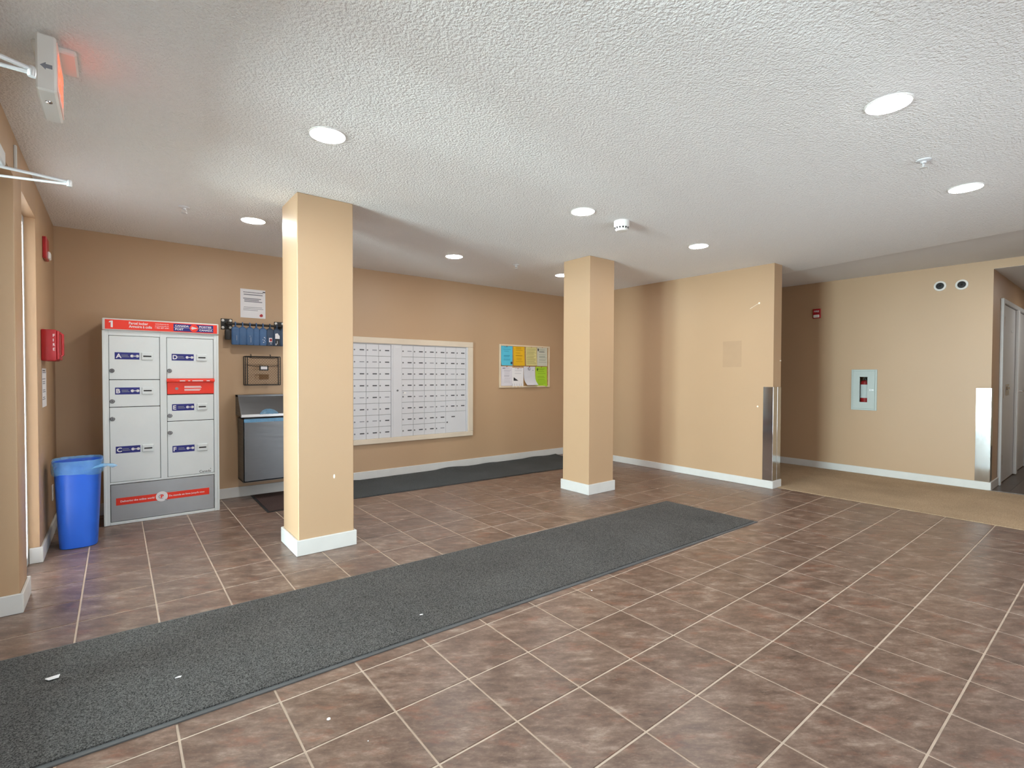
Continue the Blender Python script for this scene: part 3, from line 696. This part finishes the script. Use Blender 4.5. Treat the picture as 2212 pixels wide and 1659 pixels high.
# ------------------------------------------------------------------ mailbox bank
t = thing('mailbox_bank', 'wide bank of white mailbox doors framed into the back wall', 'mailboxes', (2.61, YB, .41))
fx0, fx1, fz0, fz1 = 1.53, 3.69, .412, 1.645
MB().box(fx0 + .03, fx1 - .03, YB - .006, YB - .0005, fz0 + .03, fz1 - .03).build('back_panel', DARK, t, None)
b = MB(); y0 = YB - .034
b.box(fx0, fx1, y0, YB, 1.576, fz1, bev=.004); b.box(fx0, fx1, y0, YB, fz0, .470, bev=.004); b.box(fx0, 1.606, y0, YB, .470, 1.576, bev=.004); b.box(3.612, fx1, y0, YB, .470, 1.576, bev=.004)
b.build('frame', CREAM, t)
b = MB(); b.box(1.606, 1.621, YB - .026, YB - .006, .47, 1.576, bev=.002); b.box(3.587, 3.612, YB - .026, YB - .006, .47, 1.576, bev=.002); b.box(1.621, 3.587, YB - .018, YB - .006, 1.567, 1.576); b.box(2.5335, 2.5545, YB - .028, YB - .006, .47, 1.567, bev=.003); b.build('inner_jamb', WHITE2, t)
post = MB().box(2.556, 2.671, YB - .022, YB - .006, .471, 1.567, bev=.003).build('center_post', WHITE2, t)
MB().lathe([(.012, 0), (.012, -.004), (0, -.004)], (2.615, YB - .022, 1.025), 12, axis='y').build('lock', BRASS, post)
MB().box(2.585, 2.65, YB - .0232, YB - .022, 1.535, 1.553).build('name_plate', ALU, post, None)
DW, DH = .1523, .137
dm = MB().box(.0013, DW - .0013, -.006, .004, .0015, DH - .0015, bev=.0015).mesh('mailbox_door', WHITE2, smooth=35)
lm = MB().box(.078, .130, -.0072, -.0055, DH / 2 - .0065, DH / 2 + .0065).mesh('label_plate', GREY)
lm2 = MB().box(.076, .130, -.0072, -.0055, DH / 2 - .0045, DH / 2 + .0055).mesh('label_plate', M('faded_label', '#8a8e94', .5))
km = MB(); km.lathe([(.0085, 0), (.0085, -.004), (0, -.004)], (.017, -.006, DH / 2 - .001), 10, axis='y'); km = km.mesh('lock', BRASS, smooth=40)
rnd = random.Random(11)
zr = [1.566 - DH * (k + 1) for k in range(8)]
for gx in (1.6205, 2.672):
    for c in range(6):
        for r_ in range(8):
            if gx > 2 and c >= 4 and r_ >= 6: continue
            d = inst('mailbox_door', dm, (gx + c * DW - 2.61, YB - .010 - YB, zr[r_] - .41), t)
            inst('label_plate', lm2 if rnd.random() < .15 else lm, (0, 0, 0), d); 
            if rnd.random() > .03: inst('lock', km, (0, 0, 0), d)
px0 = 2.672 + 4 * DW; pz0 = zr[7]
d = MB().box(px0 + .0013, px0 + 2 * DW - .0013, YB - .016, YB - .006, pz0 + .0015, pz0 + 2 * DH - .0015, bev=.0015).build('parcel_door', WHITE2, t)
MB().box(px0 + .085, px0 + .137, YB - .0172, YB - .0155, pz0 + 1.5 * DH - .006, pz0 + 1.5 * DH + .007).build('label_plate', GREY, d, None)
MB().lathe([(.010, 0), (.010, -.004), (0, -.004)], (px0 + .02, YB - .016, pz0 + DH), 12, axis='y').build('lock', BRASS, d)
k = thing('key', 'small key with white tag left in a mailbox lock by the center post', 'key', (2.69, YB - .018, .998))
MB().tube([(2.689, YB - .017, .948 + .055), (2.689, YB - .045, 1.001)], .003, 6).build('shank', BRASS, k)
b = MB(); b.box(2.68, 2.712, YB - .05, YB - .046, .988, 1.004, bev=.001); b.build('tag', WHITE, k)

# ------------------------------------------------------------------ notice board
BX0, BX1, BZ0, BZ1 = 4.135, 5.075, 1.037, 1.643
t = thing('notice_board', 'pale framed cork notice board on the back wall, left of the farther pillar', 'board', ((BX0 + BX1) / 2, YB, BZ0))
MB().box(BX0 + .01, BX1 - .01, YB - .010, YB - .0005, BZ0 + .01, BZ1 - .01).build('cork_panel', CORK, t, None)
FR = M('pale_wood_frame', '#dccbb0', .5)
for a in ((BX0, BX0 + .026, BZ0, BZ1), (BX1 - .026, BX1, BZ0, BZ1), (BX0 + .026, BX1 - .026, BZ0, BZ0 + .022), (BX0 + .026, BX1 - .026, BZ1 - .022, BZ1)):
    MB().box(a[0], a[1], YB - .022, YB - .0005, a[2], a[3], bev=.003).build('frame_strip', FR, t)
yp = YB - .0125
def rows(n, a=.1, b_=.9): return [a + (b_ - a) * i / (n - 1) for i in range(n)]
def mkink(c): return M('tinted_print', c, .8, var=.05)
G = 'notices pinned to the notice board'
sheet('pinned_notice', 'sky blue notice at top left of the notice board', 4.166, 4.368, 1.349, 1.622, yp, M('blue_paper', '#57bfdc', .8), lines([.93, .83, .73, .5, .45, .32, .27], .2, .85, 2, extra=lambda u, v: 2 if (u > .82 and .06 < v < .2) else None), mats=[mkink('#3a93b4'), mkink('#1d4d66')], group=G, curl=lambda u, v: (0, .012 * max(0, .25 - v) * 4 * (1 - u), 0), pin=[(.5, .985)])
sheet('pinned_notice', 'golden yellow notice on the board, between the blue and the cream ones', 4.384, 4.588, 1.349, 1.632, yp, M('yellow_paper', '#e2b317', .8), lines([.90, .84, .77, .62, .5, .38, .3, .2], .2, .85, 3), mats=[mkink('#b88a0c'), INKD], group=G, curl=lambda u, v: (0, .008 * (1 - v) ** 2, 0), pin=[(.5, .985)])
sheet('pinned_notice', 'cream yellow lined notice in the top row of the board, right of the golden one', 4.612, 4.818, 1.353, 1.626, yp, M('cream_paper', '#d6cd8c', .8), lines(rows(14, .08, .72) + [.80, .88], .06, .96, 4), mats=[mkink('#a8a068'), INKD], group=G, curl=lambda u, v: (0, .010 * (1 - v) ** 2, 0), pin=[(.5, .985)])
sheet('pinned_notice', 'greyish white notice with black emblem at top right of the board', 4.826, 5.030, 1.349, 1.625, yp, M('grey_paper', '#c9cabb', .8), lines([.87, .80, .74, .6, .5, .45, .35, .3, .2], .16, .95, 5, (.74,), lambda u, v: 2 if ((u - .12) ** 2 * 1.2 + (v - .86) ** 2 < .005) else None), mats=[mkink('#9aa294'), INKD], group=G, curl=lambda u, v: (0, .004 * (1 - v), 0), pin=[(.5, .985)])
sheet('pinned_notice', 'plain white typed notice at bottom left of the board', 4.166, 4.366, 1.063, 1.336, yp, M('lilac_white_paper', '#dcdae2', .8), lines([.92, .8, .74, .65, .56, .5, .4, .3, .2], .25, .95, 6, extra=lambda u, v: 2 if (.12 < u < .36 and .88 < v < .93) else None), mats=[mkink('#b9b8c4'), mkink('#85849a')], group=G, pin=[(.5, .985)])
sheet('pinned_notice', 'white notice with tear-off strips and dark triangular picture, bottom row of the board', 4.360, 4.567, 1.041, 1.320, yp - .003, PAPER, lines([.93, .85, .7], .2, .9, 7, extra=lambda u, v: (2 if (.12 < u < .52 and .33 < v < .52 - (u - .12) * .42) else (1 if v < .2 and int(u * 30) % 6 == 0 else None))), mats=[mkink('#c2c2cc'), mkink('#23232d')], group=G, curl=lambda u, v: (0, (.004 + .004 * math.sin(u * 22)) * max(0, .25 - v) * 4, 0), pin=[(.5, .95)])
sheet('pinned_notice', 'white curling notice with small ink drawing, bottom row beside the lime one', 4.572, 4.788, 1.070, 1.338, yp - .002, M('cool_white_paper', '#d3d5de', .8), lambda u, v: 2 if (.018 < ((u - .48) ** 2 + ((v - .88) * 1.2) ** 2) ** .5 * .3 < .030 or (.78 < u < .86 and .78 < v < .82)) else 0, mats=[INK, mkink('#5a5f68')], group=G, curl=lambda u, v: (.03 * (1 - v) ** 3, .05 * max(0, .4 - v) ** 2 * 6, .0), pin=[(.5, .985)])
sheet('pinned_notice', 'lime green notice at bottom right of the board', 4.800, 5.022, 1.046, 1.338, yp, M('lime_paper', '#a5cf2e', .8), lines([.9, .84, .75, .65, .52, .45, .35, .28, .18, .1], .15, .9, 9, extra=lambda u, v: 2 if ((u - .16) ** 2 + (v - .86) ** 2 < .0045) else None), mats=[mkink('#7fa51e'), mkink('#4a6218')], group=G, curl=lambda u, v: (0, .012 * (1 - v) ** 2 * u, 0), pin=[(.5, .985)])

# ------------------------------------------------------------------ left wall fittings
def fit_x(name, label, cat, loc, group=None): return thing(name, label, cat, loc, group)
t = thing('fire_alarm_box', 'red FIRE alarm box on the left wall above the blue bin', 'alarm', (XL, 4.70, 1.40))
b = MB(); b.box(XL, XL + .078, 4.57, 4.83, 1.30, 1.512, bev=.008, seg=2); b.build('housing', REDP, t)
b = MB(); b.box(XL + .078, XL + .092, 4.575, 4.825, 1.308, 1.505, bev=.006, seg=2); cv = b.build('cover', REDP, t)
b = MB()
for i, ch in enumerate('FIRE'): b.text(ch, (XL + .060, 4.5692, 1.462 - i * .031), XD, ZD, w=.011 if ch != 'I' else .004, h=.019, bold=.01)
b.build('lettering', PAPER, t, None)
b = MB(); b.tube([(XL + .092, 4.60, 1.49), (XL + .108, 4.60, 1.48), (XL + .108, 4.60, 1.34), (XL + .092, 4.60, 1.33)], .007, 6); b.build('handle', REDP, cv)
t = thing('alarm_strobe', 'red alarm strobe with white lens high on the left wall', 'alarm', (XL, 4.82, 2.08))
MB().box(XL, XL + .022, 4.74, 4.90, 2.015, 2.165, bev=.004).build('housing', REDP, t)
MB().box(XL + .02, XL + .036, 4.79, 4.88, 2.022, 2.07, bev=.005).build('lens', WHITE, t)
sheet('posted_sheet', 'narrow white instruction sheet under the red FIRE alarm box', 4.60, 4.86, .985, 1.25, XL + .0015, PAPER, lines([.95, .9, .72, .66, .6, .45, .4, .25, .2], .1, .9, 12, (.95,)), face='x', nx=14, nz=42, cat='notice')
t = thing('wall_outlet', 'white wall outlet low on the left wall behind the blue bin', 'outlet', (XL, 5.16, .30))
MB().box(XL, XL + .006, 5.12, 5.20, .25, .365, bev=.002).build('plate', WHITE, t)
b = MB()
for z in (.285, .33): b.box(XL + .005, XL + .0075, 5.145, 5.175, z - .013, z + .013, bev=.001)
b.build('socket', TRIM, t)
t = thing('raceway', 'slim white vertical cable cover above the entrance jamb', 'cable cover', (XL, 3.53, 2.30))
MB().box(XL, XL + .012, 3.535, 3.555, 2.245, 2.36, bev=.003).build('cover', TRIM, t)

# tall sidelight in the recess of the left wall
b = MB(); xg = -.4555
b.box(X0 + .03, xg, 3.792, 3.83, .005, 2.198); b.box(X0 + .03, xg, 4.36, 4.398, .005, 2.198); b.box(X0 + .03, xg, 3.83, 4.36, .005, .06); b.box(X0 + .03, xg, 3.83, 4.36, 2.15, 2.198)
w1 = struct(b.build('window_1', DOORW, smooth=None))
MB().add([(xg + .004, 3.792, .005), (xg + .004, 4.398, .005), (xg + .004, 4.398, 2.198), (xg + .004, 3.792, 2.198)], [(0, 1, 2, 3)]).build('pane', GLASS_DARK, w1, None)

# entrance: glazed double door, closers on the header
for nm, a0, a1, hx in (('door_3', 1.55, 2.51, 2.43), ('door_4', 2.52, 3.48, 2.60)):
    xd0, xd1 = X0 + .005, X0 + .05; b = MB(); s_ = .06
    b.box(xd0, xd1, a0, a0 + s_, .01, 2.10, bev=.003); b.box(xd0, xd1, a1 - s_, a1, .01, 2.10, bev=.003); b.box(xd0, xd1, a0 + s_, a1 - s_, .01, .14, bev=.003); b.box(xd0, xd1, a0 + s_, a1 - s_, 2.03, 2.10, bev=.003)
    d = struct(b.build(nm, ALU))
    MB().box(X0 + .023, X0 + .031, a0 + s_, a1 - s_, .14, 2.03).build('pane', GLASS, d, None)
    MB().tube([(xd1, hx, .85), (xd1 + .045, hx, .87), (xd1 + .045, hx, 1.28), (xd1, hx, 1.30)], .012, 8).build('pull_handle', CHROME, d)
b = MB(); b.box(X0, X0 + .06, .72, .77, 0, 2.2); b.box(X0, X0 + .06, 1.50, 1.55, 0, 2.11); b.box(X0, X0 + .06, .77, 1.5, 0, .1); b.box(X0, X0 + .06, 3.48, 3.53, 0, 2.2); b.box(X0, X0 + .06, .77, 3.48, 2.11, 2.2); tr2 = struct(b.build('widened_entrance_frame', ALU, smooth=None)); MB().box(X0 + .026, X0 + .034, .77, 1.5, .1, 2.11).build('pane', GLASS, tr2, None)  # unseen side pane: opening widened to send more daylight to the far wall
for (tip, ya, yb, lab) in (((-.157, 2.962, 2.05), 3.03, 2.90, 'silver door closer whose arm reaches over the left wall corner'), ((-.178, 1.937, 2.05), 1.93, 1.80, 'silver door closer nearest the camera, beside the exit sign')):
    t = thing('door_closer', lab, 'door closer', (X0 + .05, tip[1], 2.05), 'door closers of the entrance')
    MB().box(X0 + .05, XL + .045, tip[1] - .40, tip[1] - .03, 2.065, 2.125, bev=.006).build('body', DOORG, t)
    b = MB(); b.tube([(XL - .06, ya, 2.048), tip], .0055, 8); b.tube([(XL - .06, yb, 2.06), (tip[0], tip[1], tip[2] + .010)], .0065, 8); b.build('arm', ALU, t)
    MB().lathe([(.009, -.010), (.010, .0), (.010, .012), (.007, .018), (0, .018)], tip, 12).build('elbow', ALU, t)

# ------------------------------------------------------------------ exit sign
t = thing('exit_sign', 'white EXIT sign with glowing red letters hanging from the ceiling', 'sign', (-.18, 2.56, ZC))
MB().box(-.232, -.108, 2.50, 2.68, ZC - .022, ZC, bev=.006).build('canopy', WHITE, t)
hs = MB().box(-.212, -.158, 2.405, 2.69, 2.205, 2.402, bev=.006).build('housing', WHITE, t)
fc = MB().box(-.1585, -.155, 2.42, 2.675, 2.218, 2.39).build('face', EXITP, t, None)
b = MB(); b.text('EXIT', (-.1542, 2.44, 2.245), (0, 1, 0), ZD, w=.215, h=.115, bold=.02); b.build('lettering', EXITR, fc, None)
b = MB(); b.lathe([(0, -.004), (.010, -.003), (.011, 0)], (-.185, 2.50, 2.205), 12); b.build('test_button', CHROME, t)
b = MB(); b.prism([(-.20, 2.4045, 2.29), (-.185, 2.4045, 2.303), (-.185, 2.4045, 2.297), (-.168, 2.4045, 2.297), (-.168, 2.4045, 2.283), (-.185, 2.4045, 2.283), (-.185, 2.4045, 2.277)], (0, .0006, 0)); b.build('arrow_mark', INK, t, None)

# ------------------------------------------------------------------ ceiling fittings
LR = .084
def downlight(x, y, z, label):
    t = thing('downlight', label, 'ceiling light', (x, y, z), 'recessed ceiling downlights')
    MB().lathe([(LR - .001, -.004), (LR, -.006), (LR + .004, -.005), (LR + .006, 0), (LR - .001, -.004)], (x, y, z), 40, cap=False).build('trim_ring', WHITE, t, 50)
    MB().lathe([(0, -.011), (LR * .5, -.010), (LR * .85, -.008), (LR - .001, -.004)], (x, y, z), 40, cap=False).build('lens', GLOW, t, None)
for x, y, lb in ((.84, 2.572, 'lit round downlight up in front of the near pillar'), (.845, 4.357, 'lit round downlight above the parcel locker and key rack'),
                 (2.69, 4.372, 'lit round downlight between the two pillars, toward the mailboxes'), (4.20, 4.361, 'lit round downlight half hidden behind the farther pillar'),
                 (2.69, 2.578, 'lit round downlight just left of the smoke detector'), (4.238, 2.584, 'lit round downlight above the bare partition wall'),
                 (2.68, .716, 'largest lit round downlight at the upper right'), (4.248, .717, 'lit round downlight near the right edge, past the sprinkler'),
                 (.84, .716, 'lit round downlight overhead, outside the picture')):
    downlight(x, y, ZC, lb)
downlight(6.42, .25, ZC + .024, 'lit round downlight added over the hallway carpet to brighten the far wall, unseen')  # unseen lamp added to lift the far wall and carpet
downlight(6.42, 4.9, ZC + .024, 'lit round downlight added as fill at the back of the hallway, hidden by the partition')  # hidden lamp added to lift the dim left part of the far wall
downlight(8.9, .1, ZCOR, 'lit round downlight added to light the side corridor, unseen')  # unseen lamp added so that the corridor gets some light
t = thing('smoke_detector', 'white round smoke detector on the ceiling above the farther pillar', 'smoke detector', (3.10, 2.555, ZC))
MB().lathe([(.060, 0), (.060, -.038), (.056, -.046)], (3.10, 2.555, ZC), 32).build('base', WHITE, t, 40)
MB().lathe([(.055, -.044), (.050, -.066), (.040, -.076), (0, -.079)], (3.10, 2.555, ZC), 32).build('sensor_cap', WHITE, t, 40)
for k in range(14):
    a = 2 * PI * k / 14; ca, sa = math.cos(a), math.sin(a); rc = Vector((ca, sa, 0)); tg = Vector((-sa, ca, 0)); c = Vector((3.10, 2.555, ZC - .055))
    p = [c + rc * .0545 - tg * .006 + Vector((0, 0, .006)), c + rc * .0545 + tg * .006 + Vector((0, 0, .006)), c + rc * .0512 + tg * .006 - Vector((0, 0, .007)), c + rc * .0512 - tg * .006 - Vector((0, 0, .007))]
    MB().prism(p, rc * .0012).build('vent_slot', DARK, t, None)
for x, y, lb in ((3.526, .775, 'ceiling sprinkler between the two right-hand downlights'), (.39, 4.33, 'ceiling sprinkler above the parcel locker'), (3.427, 4.284, 'ceiling sprinkler left of the farther pillar, far back')):
    t = thing('sprinkler', lb, 'sprinkler', (x, y, ZC), 'ceiling sprinklers')
    MB().lathe([(.036, 0), (.034, -.006), (.014, -.010), (.012, -.018), (0, -.018)], (x, y, ZC), 20)  .build('escutcheon', WHITE2, t, 40)
    b = MB()
    for s in (-1, 1): b.tube([(x + s * .008, y, ZC - .016), (x + s * .014, y, ZC - .028), (x + s * .004, y, ZC - .042)], .0025, 6)
    b.build('yoke', ALU, t)
    MB().lathe([(.019, -.044), (.019, -.042), (.004, -.040), (.003, -.036)], (x, y, ZC), 16).build('deflector', ALU, t)

# ------------------------------------------------------------------ partition and far wall fittings
def guard(corner, xa, xb, ya, yb, z0, z1, lab):
    t = thing('corner_guard', lab, 'corner guard', (corner[0], corner[1], z0))
    return t
t = thing('corner_guard', 'polished steel corner guard on the lobby-side edge of the partition wall', 'corner guard', (XP0, YP, .083))
MB().box(XP0 - .004, XP0 - .0005, YP - .004, YP + .102, .084, 1.095, bev=.001).build('face_flange', GUARD, t)
MB().box(XP0 - .0005, XP0 + .092, YP - .004, YP - .0005, .084, 1.095, bev=.001).build('end_flange', GUARD, t)
t = thing('corner_guard', 'polished steel corner guard on the hallway-side edge of the partition end', 'corner guard', (XP1, YP, .083))
MB().box(XP1 - .080, XP1 + .004, YP - .004, YP - .0005, .084, 1.095, bev=.001).build('end_flange', GUARD, t)
MB().box(XP1 + .0005, XP1 + .004, YP - .0005, YP + .102, .084, 1.095, bev=.001).build('face_flange', GUARD, t)
t = thing('corner_guard', 'polished steel corner guard at the corridor corner of the far wall', 'corner guard', (XF, YF, .09))
MB().box(XF - .004, XF - .0005, YF - .004, YF + .118, .092, 1.09, bev=.001).build('face_flange', GUARD, t)
MB().box(XF - .0005, XF + .10, YF - .004, YF - .0005, .092, 1.09, bev=.001).build('end_flange', GUARD, t)

t = thing('extinguisher_cabinet', 'pale grey-green fire extinguisher cabinet set into the far wall', 'cabinet', (XF, 2.14, 1.04))
y0, y1, z0, z1 = 2.0, 2.272, .793, 1.297
b = MB(); x_ = XF - .012; fw = .022
for a in ((y0, y0 + fw, z0, z1), (y1 - fw, y1, z0, z1), (y0 + fw, y1 - fw, z0, z0 + fw), (y0 + fw, y1 - fw, z1 - fw, z1)): b.box(x_, XF - .0005, a[0], a[1], a[2], a[3], bev=.003)
b.build('frame', CABG, t)
b = MB(); xd = XF - .017; wy0, wy1, wz0, wz1 = 2.098, 2.180, .893, 1.205
for a in ((y0 + fw, wy0, z0 + fw, z1 - fw), (wy1, y1 - fw, z0 + fw, z1 - fw), (wy0, wy1, z0 + fw, wz0), (wy0, wy1, wz1, z1 - fw)): b.box(xd, XF - .006, a[0] , a[1], a[2], a[3])
dr = b.build('door', CABG, t, None)
MB().box(XF - .011, XF - .008, wy0 - .002, wy1 + .002, wz0 - .002, wz1 + .002).build('pane', GLASS, dr, None)
b = MB(); b.box(xd - .004, xd, 2.062, 2.077, 1.035, 1.055, bev=.001); b.box(xd - .003, xd, 2.03, 2.055, 1.037, 1.053, bev=.001); b.build('latch', ALU, dr)
t = thing('fire_extinguisher', 'red fire extinguisher with white label seen through the cabinet slot', 'extinguisher', (XF + .07, 2.139, .825))
MB().lathe([(.050, .825), (.055, .835), (.055, 1.12), (.045, 1.15), (.02, 1.165), (0, 1.166)], (XF + .06, 2.139, 0), 24).build('cylinder', REDP, t, 40)
MB().lathe([(.0556, .945), (.0556, 1.11)], (XF + .06, 2.139, 0), 24, cap=False).build('label_band', PAPER, t, 40)
b = MB(); b.lathe([(.018, 1.165), (.018, 1.185), (.010, 1.195)], (XF + .06, 2.139, 0), 12); b.box(XF + .02, XF + .10, 2.128, 2.15, 1.19, 1.203, bev=.002); b.tube([(XF + .03, 2.12, 1.18), (XF + .02, 2.105, 1.14), (XF + .02, 2.1, 1.08)], .006, 6); b.build('valve', BLACK, t)

t = thing('alarm_strobe', 'red alarm strobe with white lens on the far wall near the partition', 'alarm', (XF, 2.68, 2.04))
MB().box(XF - .022, XF, 2.633, 2.726, 1.976, 2.10, bev=.004).build('housing', REDP, t)
MB().box(XF - .036, XF - .02, 2.645, 2.715, 1.984, 2.022, bev=.005).build('lens', WHITE, t)
b = MB(); b.text('FIRE', (XF - .0226, 2.71, 2.055), (0, -1, 0), ZD, w=.06, h=.022, bold=.02); b.build('lettering', PAPER, t, None)
for y, z, lb in ((1.423, 2.229, 'left one of two round black vents with white rims on the far wall'), (1.238, 2.219, 'right one of two round black vents with white rims, nearer the corridor')):
    t = thing('round_vent', lb, 'vent', (XF, y, z), 'round vents high on the far wall')
    MB().lathe([(.036, -.010), (.040, -.016), (.054, -.010), (.056, 0)], (XF, y, z), 32, axis='x', cap=False).build('rim', WHITE, t, 50)
    MB().lathe([(0, -.006), (.020, -.005), (.037, -.001)], (XF, y, z), 24, axis='x').build('cone', DARK, t, 50)
    MB().lathe([(0, -.013), (.007, -.011), (.011, -.006)], (XF, y, z), 14, axis='x').build('boss', BLACK, t, 50)

# corridor doors
def cdoor(nm, x0, x1, hinge, mat):
    d = struct(MB().box(x0, x1, YF - .012, YF - .0005, .008, 2.03, bev=.003).build(nm, mat))
    return d
b = MB(); b.box(7.68, 7.745, YF - .03, YF - .0005, 0, 2.085, bev=.004); b.box(9.60, 9.665, YF - .03, YF - .0005, 0, 2.085, bev=.004); b.box(7.745, 9.60, YF - .03, YF - .0005, 2.035, 2.085, bev=.004); struct(b.build('trim_3', DOORG))
d = cdoor('door_1', 7.75, 8.66, 0, DOORG)
for z in (.28, 1.03, 1.83): MB().tube([(7.75, YF - .02, z - .055), (7.75, YF - .02, z + .055)], .011, 8).build('hinge', CHROME, d)
b = MB(); b.box(8.02, 8.24, YF - .018, YF - .011, 1.0, 1.13, bev=.003); b.box(8.07, 8.19, YF - .03, YF - .017, 1.06, 1.10, bev=.004); b.build('pull_plate', CHROME, d)
MB().box(8.34, 8.48, YF - .015, YF - .0115, 1.74, 1.765).build('name_plate', ALU, d, None)
MB().box(8.66, 8.74, YF - .045, YF - .0115, .01, 2.03, bev=.004).build('astragal', DOORW, d)
d = cdoor('door_5', 8.745, 9.595, 1, DOORG)
b = MB(); b.box(8.78, 8.88, YF - .02, YF - .011, .95, 1.18, bev=.003); b.tube([(8.83, YF - .02, 1.03), (8.83, YF - .06, 1.03), (8.94, YF - .06, 1.03)], .010, 8); b.build('door_handle', CHROME, d)

# ------------------------------------------------------------------ litter
def scrap(x, y, z, s, label, rz, k=1.8):
    t = MB(); rnd = random.Random(int(x * 1000)); n = 6
    top = []; 
    for i in range(n):
        a = 2 * PI * i / n; r = s * (.7 + .5 * rnd.random()); top.append(Vector((x + math.cos(a + rz) * r * k * .6 , y + math.sin(a + rz) * r * .6, z + s * .12 + rnd.random() * s * .25)))
    t.prism(top, (0, 0, -.0012)); tag(t.build('paper_scrap', PAPER, None, None), label, 'litter', 'scraps of litter on the floor')
scrap(-.212, 2.655, .0115, .026, 'largest white paper scrap on the runner mat at lower left', .3)
scrap(.178, 2.358, .0115, .010, 'small white scrap on the runner mat, near the lower left corner', .2)
scrap(1.181, 2.229, .0115, .010, 'tiny white scrap near the lower edge of the runner mat, mid picture', .1)
scrap(.571, 1.763, .0005, .011, 'white pebble-like scrap on a foreground tile below the runner mat', 1.2, 1)
scrap(.639, 1.576, .0005, .004, 'tiny white crumb on a foreground tile near the bottom', 1.2, 1)
scrap(2.081, 1.911, .0005, .008, 'small pale scrap on the tile beside the runner mat, right of center', .5, 1.2)
